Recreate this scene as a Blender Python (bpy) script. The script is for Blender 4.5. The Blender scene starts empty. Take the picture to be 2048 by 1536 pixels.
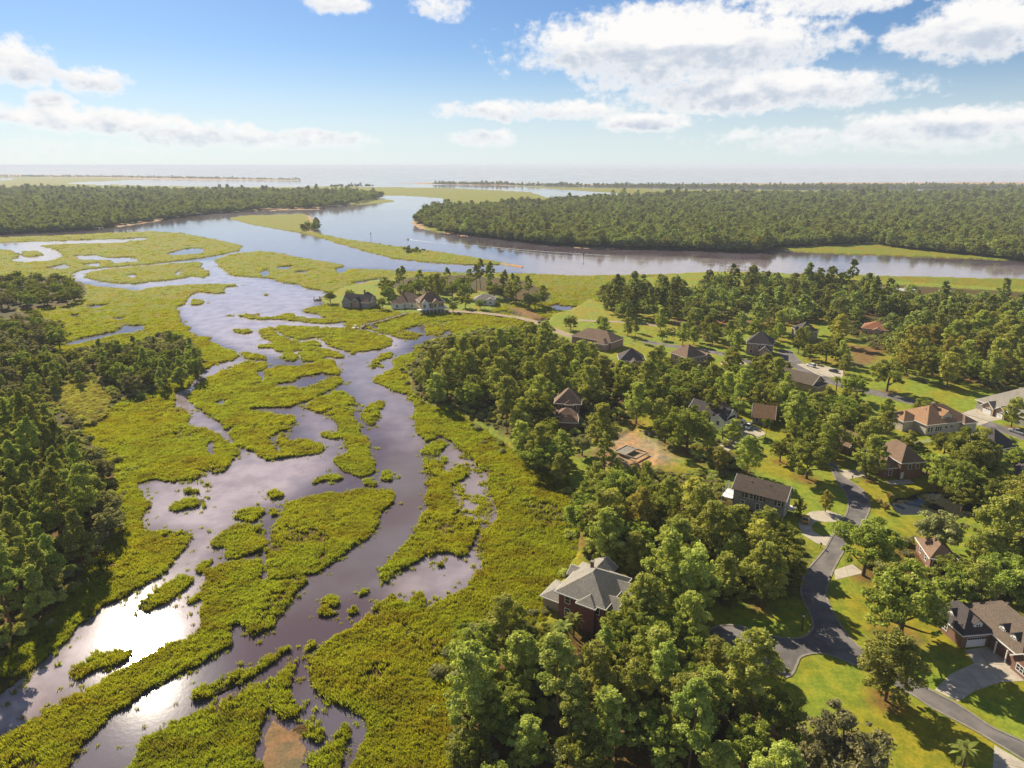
import bpy, bmesh, math, random
import numpy as np
from mathutils import Vector, Matrix

# ------------------------------------------------------------------ camera
H_CAM = 95.0                      # metres above the water
F_PX = 1366.0                     # focal length in pixels of the 2048 px wide photograph
PITCH = math.atan(438.0 / F_PX)   # tilt below the horizontal
SUN_AZ, SUN_EL = -33.0, 34.5      # degrees: azimuth from the view direction (left is negative), height
LAND = 1.2                        # the level of the built-up land above the water

S = bpy.context.scene
COL = S.collection
cd = bpy.data.cameras.new('camera'); cam = bpy.data.objects.new('camera', cd); COL.objects.link(cam)
cam.location = (0, 0, H_CAM); cam.rotation_euler = (math.pi / 2 - PITCH, 0, 0)
cd.sensor_width = 36.0; cd.lens = 36.0 * F_PX / 2048.0
cd.clip_start = 1.0; cd.clip_end = 90000.0
S.camera = cam

# ------------------------------------------------------------------ sky, sun, exposure
W = bpy.data.worlds.new('World'); S.world = W; W.use_nodes = True
sl = bpy.data.lights.new('sun', 'SUN'); sun = bpy.data.objects.new('sun', sl); COL.objects.link(sun)
sl.energy = 5.0; sl.angle = math.radians(0.5); sl.color = (1.0, 0.89, 0.72)
_a, _e = math.radians(SUN_AZ), math.radians(SUN_EL)
SUN_DIR = Vector((math.sin(_a) * math.cos(_e), math.cos(_a) * math.cos(_e), math.sin(_e)))
sun.rotation_euler = SUN_DIR.to_track_quat('Z', 'Y').to_euler()
S.view_settings.view_transform = 'Standard'; S.view_settings.look = 'None'
S.view_settings.exposure = 1.0; S.view_settings.gamma = 1.0
S.render.engine = 'CYCLES'
S.cycles.use_denoising = True
S.cycles.max_bounces = 6; S.cycles.diffuse_bounces = 3; S.cycles.glossy_bounces = 3
S.cycles.transmission_bounces = 3; S.cycles.volume_bounces = 0; S.cycles.transparent_max_bounces = 6
S.cycles.use_adaptive_sampling = True; S.cycles.adaptive_threshold = 0.015
S.cycles.sample_clamp_indirect = 4.0

CP, SP = math.cos(PITCH), math.sin(PITCH)
def at(x, y, z=0.0):
    """the point of the place seen at photograph pixel (x, y), at height z"""
    u, v = x - 1024.0, y - 768.0
    d = v * CP + F_PX * SP
    t = (H_CAM - z) / d
    return Vector((u * t, (F_PX * CP - v * SP) * t, z))
def to_px(X, Y, Z=0.0):
    zc = Y * CP + (H_CAM - Z) * SP
    yc = (H_CAM - Z) * CP - Y * SP
    zc = np.maximum(zc, 1e-3)
    return 1024.0 + F_PX * X / zc, 768.0 + F_PX * yc / zc

class NT:
    """small helper to write node trees"""
    def __init__(s, tree): s.t = tree; s.n = tree.nodes; s.l = tree.links
    def node(s, typ, **kw):
        n = s.n.new(typ)
        for k, v in kw.items(): setattr(n, k, v)
        return n
    def put(s, sock, v):
        if v is None: return
        if isinstance(v, bpy.types.NodeSocket): s.l.new(v, sock)
        else:
            if isinstance(v, (tuple, list)) and len(v) == 3 and sock.type == 'RGBA': v = (*v, 1.0)
            sock.default_value = v
    def math(s, op, a, b=None, c=None, clamp=False):
        n = s.node('ShaderNodeMath', operation=op, use_clamp=clamp)
        s.put(n.inputs[0], a); s.put(n.inputs[1], b); s.put(n.inputs[2], c); return n.outputs[0]
    def vmath(s, op, a, b=None):
        n = s.node('ShaderNodeVectorMath', operation=op); s.put(n.inputs[0], a); s.put(n.inputs[1], b)
        return n.outputs['Value'] if op in ('LENGTH', 'DOT_PRODUCT', 'DISTANCE') else n.outputs[0]
    def mix(s, f, a, b, mode='MIX'):
        n = s.node('ShaderNodeMix', data_type='RGBA', blend_type=mode)
        s.put(n.inputs[0], f); s.put(n.inputs[6], a); s.put(n.inputs[7], b); return n.outputs[2]
    def ramp(s, f, lo, hi, a=0.0, b=1.0, kind='SMOOTHSTEP'):
        n = s.node('ShaderNodeMapRange', interpolation_type=kind)
        s.put(n.inputs[0], f); s.put(n.inputs[1], lo); s.put(n.inputs[2], hi); s.put(n.inputs[3], a); s.put(n.inputs[4], b); return n.outputs[0]
    def noise(s, vec, scale, detail=3, rough=0.55, dim='2D'):
        n = s.node('ShaderNodeTexNoise', noise_dimensions=dim)
        s.put(n.inputs['Vector'], vec); n.inputs['Scale'].default_value = scale
        n.inputs['Detail'].default_value = detail; n.inputs['Roughness'].default_value = rough
        return n.outputs['Fac']
    def sep(s, v): n = s.node('ShaderNodeSeparateXYZ'); s.put(n.inputs[0], v); return n.outputs
    def comb(s, x, y, z):
        n = s.node('ShaderNodeCombineXYZ'); s.put(n.inputs[0], x); s.put(n.inputs[1], y); s.put(n.inputs[2], z); return n.outputs[0]

def build_sky():
    g = NT(W.node_tree); g.n.clear()
    out = g.node('ShaderNodeOutputWorld'); bg = g.node('ShaderNodeBackground')
    sky = g.node('ShaderNodeTexSky', sky_type='NISHITA'); sky.sun_disc = False
    sky.sun_elevation = math.radians(SUN_EL); sky.sun_rotation = math.radians(SUN_AZ)
    sky.altitude = 50; sky.air_density = 1.0; sky.dust_density = 0.25; sky.ozone_density = 1.6
    d = g.node('ShaderNodeTexCoord').outputs['Generated']
    x, y, z = g.sep(d)
    az = g.math('MULTIPLY', g.math('ARCTAN2', x, y), 180 / math.pi)
    el = g.math('MULTIPLY', g.math('ARCSINE', z), 180 / math.pi)
    # cloud noise on the sphere, stretched along the horizon
    v = g.comb(az, g.math('MULTIPLY', el, 1.7), 0.0)
    n1 = g.noise(v, 0.24, 5, 0.55)
    n2 = g.noise(g.comb(g.math('ADD', az, 31.0), g.math('MULTIPLY', el, 1.3), 0.0), 1.1, 4, 0.6)
    wob = g.math('ADD', g.math('MULTIPLY', g.math('SUBTRACT', n1, 0.5), 2.2), g.math('MULTIPLY', g.math('SUBTRACT', n2, 0.5), 1.5))
    def ang(px, py):
        q = Vector((px - 1024, F_PX * CP - (py - 768) * SP, -((py - 768) * CP + F_PX * SP))).normalized()
        return math.degrees(math.atan2(q.x, q.y)), math.degrees(math.asin(q.z))
    # cumulus drifting over the coast: photograph centre, half width, half height, weight
    CL = [(1340, 92, 300, 70, 1.25), (1180, 100, 140, 52, 1.1), (1490, 85, 190, 50, 1.1), (1520, 180, 280, 40, 1.15), (1330, 150, 190, 36, 1.0), (1950, 62, 130, 50, 1.05),
          (1060, 222, 185, 22, .95), (1290, 246, 110, 18, .95), (1900, 246, 180, 26, 1.0), (210, 244, 150, 24, .95), (380, 265, 140, 26, .9), (20, 125, 62, 40, 1.0), (195, 160, 62, 26, .9), (92, 205, 42, 20, 1.0),
          (1680, 75, 42, 22, .8), (2040, 40, 110, 60, .9), (1620, 6, 190, 28, .75), (970, 276, 72, 18, .8), (1760, 278, 360, 26, .75), (670, 5, 66, 20, .85), (880, 18, 58, 24, .95),
          (60, 230, 130, 18, .85), (590, 280, 190, 20, .8), (60, 300, 190, 26, .6)]
    dens = None; shade = None; pos = g.comb(az, el, 0.0); k = 57.3 / F_PX * 0.95
    for px, py, hw, hh, wt in CL:
        a0, e0 = ang(px, py); sx, sy = 1 / (hw * k), 1 / (hh * k)
        n = g.node('ShaderNodeVectorMath', operation='MULTIPLY_ADD'); g.put(n.inputs[0], pos); g.put(n.inputs[1], (sx, sy, 0)); g.put(n.inputs[2], (-a0 * sx, -e0 * sy, 0))
        q = n.outputs[0]
        b = g.math('MULTIPLY_ADD', g.vmath('DOT_PRODUCT', q, q), -wt, 1.25 * wt)
        dens = b if dens is None else g.math('MAXIMUM', dens, b)
        if hw < 60 or wt < .9: continue
        s_ = g.math('MULTIPLY', g.vmath('DOT_PRODUCT', q, (0, 1, 0)), g.math('MAXIMUM', b, 0.0))
        shade = s_ if shade is None else g.math('ADD', shade, s_)
    # the same kind of sky all around
    gen = g.noise(g.comb(g.math('MULTIPLY', az, .055), g.math('MULTIPLY', el, .11), 3.7), 1.0, 2, 0.5)
    gen = g.math('MULTIPLY', g.math('SUBTRACT', gen, 0.52), 9.0)
    outside = g.math('MAXIMUM', g.ramp(g.math('ABSOLUTE', az), 38.0, 46.0), g.ramp(el, 12.5, 17.0))
    gen = g.math('SUBTRACT', gen, g.math('MULTIPLY', g.math('SUBTRACT', 1.0, outside), 12.0))
    gen = g.math('SUBTRACT', gen, g.ramp(el, 40.0, 70.0, 0.0, 3.0))
    dens = g.math('MAXIMUM', dens, gen)
    f = g.math('ADD', dens, wob)
    cover = g.ramp(f, 0.0, 1.0)
    cover = g.math('MULTIPLY', cover, g.ramp(el, 0.1, 2.6, 0.25, 1.0))
    n3 = g.noise(g.comb(az, g.math('MULTIPLY', el, 2.2), 5.0), 0.5, 3, 0.55)
    lit = g.math('ADD', g.math('MULTIPLY', shade, 0.95), g.math('MULTIPLY', g.math('SUBTRACT', n3, 0.5), 1.5))
    lit = g.ramp(lit, -0.62, 0.5)
    thick = g.ramp(f, 0.3, 1.6)
    lit = g.math('SUBTRACT', 1.0, g.math('MULTIPLY', g.math('SUBTRACT', 1.0, lit), thick))
    ccol = g.mix(lit, CLOUD_DARK, CLOUD_LIGHT)
    skc = g.mix(1.0, sky.outputs[0], SKY_TINT, 'MULTIPLY')
    # a pale veil of sea haze low over the horizon
    veil = g.ramp(el, -0.5, 9.0, 0.72, 0.0)
    skc = g.mix(veil, skc, VEIL)
    c = g.mix(cover, skc, ccol)
    g.put(bg.inputs[0], c); bg.inputs[1].default_value = 0.05
    g.l.new(bg.outputs[0], out.inputs[0])
CLOUD_DARK = (5.7, 6.4, 7.5); CLOUD_LIGHT = (9.9, 9.8, 9.7); SKY_TINT = (0.58, 0.73, 0.96); VEIL = (8.4, 9.3, 9.7)
build_sky()
W.cycles.sampling_method = 'NONE'

# ------------------------------------------------------------------ helpers
def rgb(h):
    c = [int(h[i:i + 2], 16) / 255.0 for i in (0, 2, 4)]
    c = [x / 12.92 if x <= 0.04045 else ((x + 0.055) / 1.055) ** 2.4 for x in c]
    k = 0.72 if min(c) < 0.5 else 0.9      # photographs show sunlit surfaces brighter than they are: back to real base colours
    return tuple(x * k for x in c)
def new_mat(name):
    m = bpy.data.materials.new(name); m.use_nodes = True
    g = NT(m.node_tree); g.n.clear()
    out = g.node('ShaderNodeOutputMaterial')
    return m, g, out
def tag(o, label=None, cat=None, group=None, kind=None):
    if label: o['label'] = label
    if cat: o['category'] = cat
    if group: o['group'] = group
    if kind: o['kind'] = kind
    return o
def link(name, data, parent=None):
    o = bpy.data.objects.new(name, data); COL.objects.link(o)
    if parent is not None: o.parent = parent
    return o
def mesh_np(name, V, F, mat=None, smooth=False):
    """mesh from numpy arrays; F is (n,3) or (n,4)"""
    V = np.asarray(V, dtype=np.float32); F = np.asarray(F, dtype=np.int32)
    me = bpy.data.meshes.new(name); n, k = F.shape
    me.vertices.add(len(V)); me.vertices.foreach_set('co', V.ravel())
    me.loops.add(n * k); me.loops.foreach_set('vertex_index', F.ravel())
    me.polygons.add(n); me.polygons.foreach_set('loop_start', np.arange(n, dtype=np.int32) * k)
    me.update(calc_edges=True)
    me.polygons.foreach_set('use_smooth', np.full(n, smooth, dtype=bool))
    if mat: me.materials.append(mat)
    return me
_R = np.random.RandomState(11)
_T = _R.rand(256, 256).astype(np.float32)
def vnoise(x, y):
    xi = np.floor(x).astype(np.int64); yi = np.floor(y).astype(np.int64)
    fx = (x - xi).astype(np.float32); fy = (y - yi).astype(np.float32)
    fx = fx * fx * (3 - 2 * fx); fy = fy * fy * (3 - 2 * fy)
    a = _T[xi & 255, yi & 255]; b = _T[(xi + 1) & 255, yi & 255]; c = _T[xi & 255, (yi + 1) & 255]; d = _T[(xi + 1) & 255, (yi + 1) & 255]
    return (a + (b - a) * fx) * (1 - fy) + (c + (d - c) * fx) * fy
def fbm(x, y, o=3):
    s = 0; a = 0.5; t = 0
    for i in range(o): s = s + a * vnoise(x + 17 * i, y + 31 * i); t += a; a *= 0.5; x = x * 2.03; y = y * 2.03
    return s / t - 0.5

# ------------------------------------------------------------------ the lie of the land
# outlines are noted as photograph pixels of points on the ground and turned into metres by at()
X0, Y0, XN, YN = -1500, 331, 5000, 2300
COVER = np.zeros((YN, XN), dtype=np.uint8)
WATER, MARSH, WOOD, LAWN, DIRT, SAND, MUD, SEDGE, FARWOOD, BROWN = range(10)
def paint(cls, pts):
    P = np.array(pts, dtype=float); n = len(P)
    x1, y1 = P[:, 0], P[:, 1]; x2, y2 = np.roll(x1, -1), np.roll(y1, -1)
    for r in range(max(0, int(y1.min()) - Y0), min(YN, int(y1.max()) - Y0 + 2)):
        yc = r + Y0 + 0.5
        m = ((y1 <= yc) & (y2 > yc)) | ((y2 <= yc) & (y1 > yc))
        if not m.any(): continue
        xs = np.sort(x1[m] + (yc - y1[m]) * (x2[m] - x1[m]) / (y2[m] - y1[m]))
        for a, b in zip(xs[::2], xs[1::2]):
            ia, ib = int(round(a)) - X0, int(round(b)) - X0
            COVER[r, max(0, ia):max(0, min(XN, ib))] = cls
def P(s):
    v = [float(t) for t in s.replace(',', ' ').split()]
    return list(zip(v[::2], v[1::2]))
# --- far shore
paint(SAND, P('-600 349 0 349 200 351 400 355 520 357 612 360 600 362 430 361 300 359 120 358 -600 358'))
paint(MARSH, P('-600 352 60 353 180 355 280 358 300 360 160 364 130 367 260 370 430 374 560 374 670 373 760 374 860 375 960 379 1060 384 1092 394 1080 402 960 409 905 406 880 396 800 391 720 392 -600 392'))
paint(WATER, P('0 357 28 356 20 360 0 361')); paint(WATER, P('160 365 180 363 235 367 215 370 168 369'))
paint(WATER, P('225 360 300 360 440 361 610 362 612 369 560 372 400 371 430 368 330 366'))
paint(SAND, P('786 366 880 365 1024 366 1200 368 1500 366 2048 364 2700 364 2700 372 1500 372 1024 372 860 369'))
paint(FARWOOD, P('1010 369 1200 371 1500 372 2048 371 2700 371 2700 377 2048 378 1600 379 1400 377 1200 375 1024 371'))
paint(MARSH, P('1020 372 1200 376 1400 379 1600 381 2048 382 2700 382 2700 386 2048 386 1500 388 1250 388 1215 385 1120 379 1040 374'))
paint(MARSH, P('1020 404 1090 395 1200 391 1400 386 1400 400 1100 412'))
paint(FARWOOD, P('-600 379 0 379 120 379 400 383 560 384 640 385 720 387 770 392 740 402 700 410 640 416 540 419 420 427 330 438 225 451 205 458 100 463 0 467 -600 473'))
paint(MARSH, P('700 392 740 396 785 400 792 403 770 406 740 408 700 412'))
paint(SAND, P('225 450 330 438 322 442 235 455')); paint(SAND, P('500 416 640 415 640 419 500 423'))
paint(FARWOOD, P('836 434 850 420 872 414 960 414 1000 410 1090 405 1200 399 1300 393 2048 388 2900 387 2900 540 2048 521 1960 512 1840 500 1780 493 1740 486 1640 491 1550 494 1520 503 1420 500 1300 496 1180 494 1080 487 960 472 900 466 858 455 832 446'))
paint(SAND, P('820 446 838 432 840 448 858 457 900 466 938 471 936 474 900 469 838 458')); paint(SAND, P('1120 491 1180 495 1240 496 1240 498 1170 498 1120 493'))
paint(MARSH, P('1545 496 1640 491 1740 485 1790 494 1850 501 1960 511 2048 520 2300 530 2300 536 1960 519 1800 513 1680 509 1600 505'))
paint(MARSH, P('845 452 900 462 880 466 850 459')); paint(LAWN, P('1322 412 1342 411 1338 416 1326 415'))
# --- the long bar in the river and the marsh on the far left
paint(MARSH, P('455 437 480 432 560 429 610 428 625 433 628 445 640 455 622 462 650 470 700 480 800 494 900 507 960 517 1050 533 1045 537 1000 530 930 530 850 525 790 518 730 503 680 488 640 476 600 466 550 458 500 449'))
paint(SAND, P('612 429 625 433 630 445 622 447 618 438')); paint(SAND, P('612 458 640 470 626 466 606 461')); paint(SAND, P('1000 526 1050 532 1048 537 1000 530'))
paint(MARSH, P('-600 482 0 475 100 472 200 467 300 463 360 466 420 477 455 484 487 492 478 502 440 510 400 517 300 529 200 537 160 541 146 548 145 555 152 562 172 570 215 575 280 582 292 577 340 572 400 569 470 569 478 573 455 575 450 582 455 587 430 588 400 584 385 590 376 597 372 608 355 614 358 630 370 650 388 657 370 663 392 668 395 675 412 673 426 677 414 684 440 690 446 695 470 703 482 712 470 722 430 729 412 740 395 755 380 775 357 784 353 800 351 820 368 820 383 838 370 850 380 856 420 858 440 868 448 880 470 890 480 908 465 925 450 945 420 951 417 938 400 958 350 969 300 963 272 971 285 985 296 1000 303 1015 290 1030 291 1060 320 1064 370 1060 389 1075 375 1090 356 1112 340 1140 310 1162 270 1182 250 1202 205 1216 190 1232 160 1250 140 1278 80 1330 0 1400 -600 1700'))
paint(MARSH, P('166 555 175 546 200 541 230 537 300 531 400 524 406 530 400 536 418 543 421 550 405 558 395 554 385 552 375 556 330 562 300 564 270 569 225 567 190 561'))
paint(WATER, P('349 549 358 541 366 540 360 551'))
paint(WATER, P('-200 492 0 486 50 484 150 481 230 478 260 480 250 486 130 488 75 492 110 499 128 512 100 522 50 525 20 522 42 510 20 500 -200 500'))
paint(MARSH, P('45 503 75 502 90 510 60 516 42 512'))
paint(WATER, P('148 512 190 510 212 516 270 515 278 523 230 527 218 521 165 520')); paint(WATER, P('332 508 370 498 402 496 411 503 395 508 345 511'))
paint(WATER, P('92 537 130 528 142 535 120 540')); paint(WATER, P('165 530 200 526 196 534')); paint(WATER, P('245 478 295 475 290 480 250 483'))
paint(WATER, P('172 613 222 609 200 617 180 618')); paint(WATER, P('138 631 162 628 155 637')); paint(WATER, P('225 638 250 634 245 641'))
paint(WATER, P('128 688 170 675 230 664 252 651 292 651 286 664 250 668 225 673 180 683 140 693'))
paint(WATER, P('250 552 280 548 268 557')); paint(WATER, P('472 523 512 518 508 528 480 530'))
# the gut through the lower left marsh
paint(WATER, P('-100 1560 0 1520 40 1490 90 1440 160 1395 215 1355 235 1340 200 1345 150 1375 130 1345 128 1310 150 1270 190 1232 250 1203 290 1196 265 1218 300 1228 400 1190 405 1255 300 1320 150 1400 60 1450 0 1490'))
# --- middle marsh between the creek and the river, and the neck of land with the houses
paint(MARSH, P('428 520 455 511 480 506 520 502 560 507 620 519 690 530 684 537 690 546 676 547 700 538 760 540 850 545 980 548 1060 548 1140 552 1250 551 1360 548 1420 544 2100 560 2100 700 1090 655 1000 650 960 662 900 668 880 690 850 684 836 693 822 696 838 701 800 713 785 722 790 735 760 752 744 757 742 765 760 770 790 786 810 792 822 806 830 820 825 836 832 850 828 860 832 870 847 888 860 884 880 876 895 882 920 903 945 925 966 945 971 975 986 1010 991 1035 977 1056 960 1063 965 1085 962 1110 960 1142 945 1160 925 1181 900 1196 875 1206 860 1216 858 1200 850 1185 835 1185 815 1210 800 1205 790 1190 775 1190 765 1205 745 1215 720 1240 690 1265 650 1290 620 1320 612 1350 620 1376 640 1392 662 1412 692 1426 717 1447 727 1470 707 1506 690 1560 690 1900 2600 1900 2600 700 1100 640 1010 622 900 640 812 640 735 646 745 657 775 665 800 673 842 672 838 680 810 680 775 670 740 660 700 657 686 650 700 645 660 643 640 631 607 625 605 620 650 610 640 598 660 586 640 582 605 575 600 570 560 565 545 558 530 556 500 555 460 551 455 545 437 532'))
paint(WATER, P('672 537 684 536 694 545 676 546')); paint(WATER, P('555 534 585 532 580 538 560 540')); paint(WATER, P('585 545 620 541 612 547')); paint(WATER, P('520 545 535 540 540 550 524 553'))
paint(WATER, P('703 566 740 561 765 556 770 562 755 577 735 580 720 572')); paint(WATER, P('1100 612 1120 608 1190 616 1180 622 1120 622 1105 618'))
paint(MARSH, P('740 648 812 634 900 634 1010 626 1095 648 1095 668 960 666 905 672 885 690 850 686 842 672 800 672 760 660'))
paint(WATER, P('806 660 825 654 846 652 850 662 862 668 884 670 892 662 886 657 905 664 900 674 880 678 860 682 845 690 830 694 815 692 820 680 842 676 838 668 815 664'))
paint(MARSH, P('846 668 860 658 884 662 892 668 880 672 855 672'))
paint(WATER, P('884 886 902 890 920 905 945 925 965 945 970 975 985 1010 990 1035 976 1055 960 1062 955 1050 940 1056 925 1048 930 1020 910 1000 905 975 915 960 900 950 882 940 872 920 890 900'))
paint(MARSH, P('905 940 925 930 942 942 938 956 915 956')); paint(MARSH, P('925 1045 940 1035 952 1042 948 1052 930 1054'))
paint(MARSH, P('842 905 862 888 888 880 895 890 885 905 872 916 880 925 890 940 905 945 925 945 930 962 905 972 903 990 912 1005 925 1022 915 1034 880 1022 857 1013 850 1000 850 960 846 930'))
paint(WATER, P('770 1170 790 1150 830 1130 860 1113 905 1108 920 1121 945 1106 960 1110 950 1136 962 1142 945 1160 925 1181 900 1196 875 1206 860 1216 858 1200 850 1185 835 1185 815 1210 800 1205 790 1190 775 1190'))
paint(MARSH, P('857 1015 835 1045 800 1100 770 1130 748 1150 752 1162 775 1168 790 1150 830 1130 860 1112 905 1108 920 1121 945 1106 955 1080 960 1060 930 1050 915 1035 890 1022'))
paint(MARSH, P('865 1128 880 1120 898 1128 885 1140'))
# --- islands of the creek
ISLES = ['475 633 490 628 510 630 520 634 548 636 555 632 575 628 590 626 592 633 620 637 680 640 683 645 660 649 620 648 590 642 575 642 555 640 520 641 495 638',
 '447 631 460 628 472 632 460 635', '507 630 515 626 523 630 515 633', '464 660 495 657 502 666 485 672 480 667 466 666', '380 605 385 597 400 600 412 602 405 610 385 612', '525 590 532 587 540 590 532 593',
 '552 660 556 653 600 653 650 655 690 657 740 663 770 672 788 682 785 692 760 700 720 705 705 711 690 704 665 697 652 690 650 683 638 678 620 678 612 682 600 681 575 674 560 668',
 '518 660 545 653 551 664 556 671 575 677 600 685 612 684 620 680 638 680 648 686 648 693 620 692 640 696 690 711 692 717 665 717 640 708 600 702 560 706 545 697 515 697 520 690 550 688 540 682 518 675',
 '563 710 575 703 590 705 597 715 590 724 565 722', '598 706 620 702 652 706 655 715 625 724 600 724', '626 725 640 718 670 722 675 728 680 745 678 753 650 750 630 738',
 '480 707 490 704 510 708 530 715 535 722 520 722 490 717', '738 734 745 725 760 712 780 704 790 708 785 716 765 722 758 733 745 738',
 '500 725 480 728 455 738 425 752 400 768 385 785 375 797 385 810 405 826 425 838 440 848 447 862 457 875 470 892 495 903 512 912 528 921 560 920 600 914 645 907 652 897 640 888 612 877 585 882 568 878 572 870 555 864 575 862 590 855 594 840 590 832 570 835 555 828 500 822 520 816 590 815 592 810 608 808 640 793 690 770 692 763 682 755 660 757 640 769 610 776 598 779 575 773 545 776 560 768 590 765 602 755 640 749 648 744 640 735 620 729 605 730 590 735 570 733 550 735 528 743 522 756 518 748 536 737 537 730 525 725 512 727',
 '612 812 630 800 660 788 690 777 693 785 700 790 725 808 720 813 690 812 705 820 713 840 720 855 735 880 745 905 755 925 757 940 750 950 720 957 700 950 690 945 665 930 660 922 668 915 690 910 685 895 690 885 680 880 655 880 641 872 650 865 675 865 672 850 660 835 650 828 625 827 615 820',
 '617 968 640 955 680 948 695 955 690 962 650 965 625 972', '720 820 735 808 752 808 755 802 772 805 770 815 760 820 762 835 755 850 745 855 735 850 722 835', '762 950 770 937 782 940 788 958 780 966 762 964',
 '720 968 735 958 755 965 762 975 745 978 725 973',
 '570 1010 600 998 640 990 660 985 690 990 700 980 730 978 760 980 790 978 792 992 790 1005 770 1025 755 1055 740 1075 715 1085 690 1105 670 1125 640 1145 600 1155 560 1160 535 1165 530 1140 532 1110 540 1090 538 1070 545 1045 560 1030',
 '425 1085 440 1070 465 1052 490 1050 525 1055 522 1065 500 1072 530 1078 538 1092 530 1105 500 1112 470 1122 450 1125 443 1112 455 1102 430 1097', '460 1035 490 1018 520 1015 530 1025 518 1040 500 1048 470 1040', '530 1020 545 1020 555 1030 540 1035',
 '530 990 550 984 570 990 560 1002 538 1003', '338 1020 350 1008 375 998 415 998 418 1005 400 1018 370 1022 350 1027', '366 980 380 973 402 975 405 987 385 993 370 990', '405 968 418 964 428 968 415 973',
 '410 1145 440 1130 475 1125 515 1122 525 1130 520 1160 560 1165 610 1155 622 1160 600 1180 585 1200 572 1235 555 1255 520 1270 500 1278 495 1262 480 1252 465 1258 462 1280 470 1290 440 1305 400 1330 350 1355 300 1385 260 1415 220 1440 190 1470 165 1500 140 1540 60 1640 -300 1900 -600 1700 0 1482 60 1440 130 1398 200 1365 260 1335 320 1300 380 1275 405 1255 400 1225 402 1200 370 1215 365 1205 400 1185 415 1165',
 '265 1215 290 1195 330 1170 360 1150 390 1150 395 1158 370 1180 340 1205 310 1220 285 1230', '395 1140 410 1125 430 1118 437 1125 420 1140 402 1150', '130 1347 180 1322 200 1300 215 1305 240 1300 280 1305 265 1320 240 1335 180 1350 150 1365',
 '380 1395 400 1375 450 1350 500 1340 560 1300 585 1290 588 1300 560 1325 510 1352 470 1375 430 1395 400 1408 382 1408',
 '268 1500 285 1480 330 1450 390 1425 450 1395 500 1375 530 1365 538 1400 536 1440 525 1460 522 1500 535 1560 500 1700 200 1700 240 1560', '533 1366 560 1350 600 1315 605 1320 588 1350 590 1375 605 1400 620 1415 600 1440 570 1440 550 1422 540 1395',
 '585 1460 600 1442 630 1440 650 1455 655 1475 640 1492 610 1480', '620 1520 650 1490 680 1455 690 1447 705 1460 708 1475 690 1500 685 1545 660 1660 600 1660',
 '640 1205 650 1192 680 1190 690 1205 685 1230 660 1235 640 1228', '690 1222 705 1210 720 1215 718 1230 695 1235', '712 1195 725 1175 742 1170 745 1180 730 1195', '605 1310 618 1285 632 1280 640 1292 625 1305 610 1320']
for s in ISLES: paint(MARSH, P(s))
paint(MUD, P('545 1432 580 1446 600 1466 620 1500 608 1560 532 1560 526 1470')); paint(MUD, P('540 1385 548 1425 580 1448 565 1452 540 1436'))
# thin guts that cut the islands
for s in ['613 680 640 676 650 685 655 692 690 703 705 713 700 715 680 706 648 694 640 684', '560 772 590 764 602 755 640 749 664 754 640 766 610 776 575 774', '518 742 528 744 530 762 524 764', '575 820 600 816 598 826 560 832 545 827', '430 806 455 800 458 806 440 812',
          '692 770 650 790 612 808 606 812 650 788 690 766', '555 905 540 880 565 860 560 872 548 882 562 903', '660 1212 690 1216 688 1220 662 1216', '420 885 415 905 425 912 430 890', '470 855 440 868 444 872 474 859']:
    paint(WATER, P(s))
# --- dry land
paint(WOOD, P('-900 566 0 558 100 555 168 566 176 588 140 612 60 622 30 622 62 632 125 650 128 684 98 692 130 712 200 694 262 692 332 668 380 692 405 722 390 750 330 768 300 792 250 802 205 832 165 852 168 884 212 912 232 952 232 1020 226 1062 185 1130 130 1200 80 1250 0 1320 -900 1720'))
paint(SEDGE, P('105 800 130 770 150 760 185 765 220 800 205 830 175 845 150 830'))
paint(LAWN, P('640 602 690 576 750 562 900 556 1010 560 1095 586 1102 606 1050 610 1000 613 980 626 900 629 812 629 760 617 660 613'))
paint(WOOD, P('750 575 830 556 930 552 1040 562 1098 585 1100 604 1040 608 960 585 850 590'))
paint(LAWN, P('880 690 905 675 960 662 1050 655 1090 650 1110 628 1200 622 1190 592 1222 572 1300 557 1390 546 1500 545 2100 585 2900 700 2900 2300 1000 2300 950 1600 905 1480 908 1400 928 1310 962 1262 1090 1252 1112 1185 1150 1112 1162 1040 1156 985 1130 952 1062 922 982 872 902 822 850 812 822 782 816 747 842 712'))
paint(MARSH, P('1080 560 1230 552 1380 548 1200 568 1195 600 1215 618 1120 612 1105 580')); paint(SEDGE, P('1180 600 1215 612 1300 622 1300 640 1200 640 1120 632'))
paint(BROWN, P('1340 640 1450 640 1560 640 1600 632 1640 640 1600 652 1500 655 1400 660 1345 655')); paint(SEDGE, P('1330 662 1400 655 1500 650 1490 672 1400 680 1340 675'))
paint(MARSH, P('1010 628 1060 645 1095 655 1090 690 1040 700 1000 668 960 660 985 640')); paint(BROWN, P('1010 615 1060 622 1090 640 1060 640'))
paint(WOOD, P('850 690 960 664 1060 655 1140 690 1240 735 1300 800 1250 850 1180 880 1080 900 1000 870 900 815 850 808 824 780 820 745'))
paint(WOOD, P('1560 560 2100 590 2900 700 2900 900 2048 800 1900 760 1850 740 1740 700 1650 640 1580 610')); paint(BROWN, P('1690 692 1730 698 1760 705 1750 735 1700 740'))
paint(WOOD, P('915 1330 985 1262 1100 1270 1200 1230 1300 1200 1400 1240 1440 1330 1500 1400 1580 1440 1640 1540 1660 1800 980 1800 905 1480')); paint(WOOD, P('1160 1000 1300 950 1440 960 1480 1010 1560 1080 1620 1120 1590 1200 1440 1210 1330 1170 1260 1110 1170 1130'))
paint(WOOD, P('1400 870 1460 900 1500 960 1440 960 1380 920')); paint(DIRT, P('1190 905 1235 868 1310 880 1350 915 1340 940 1290 940 1220 945'))
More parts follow.
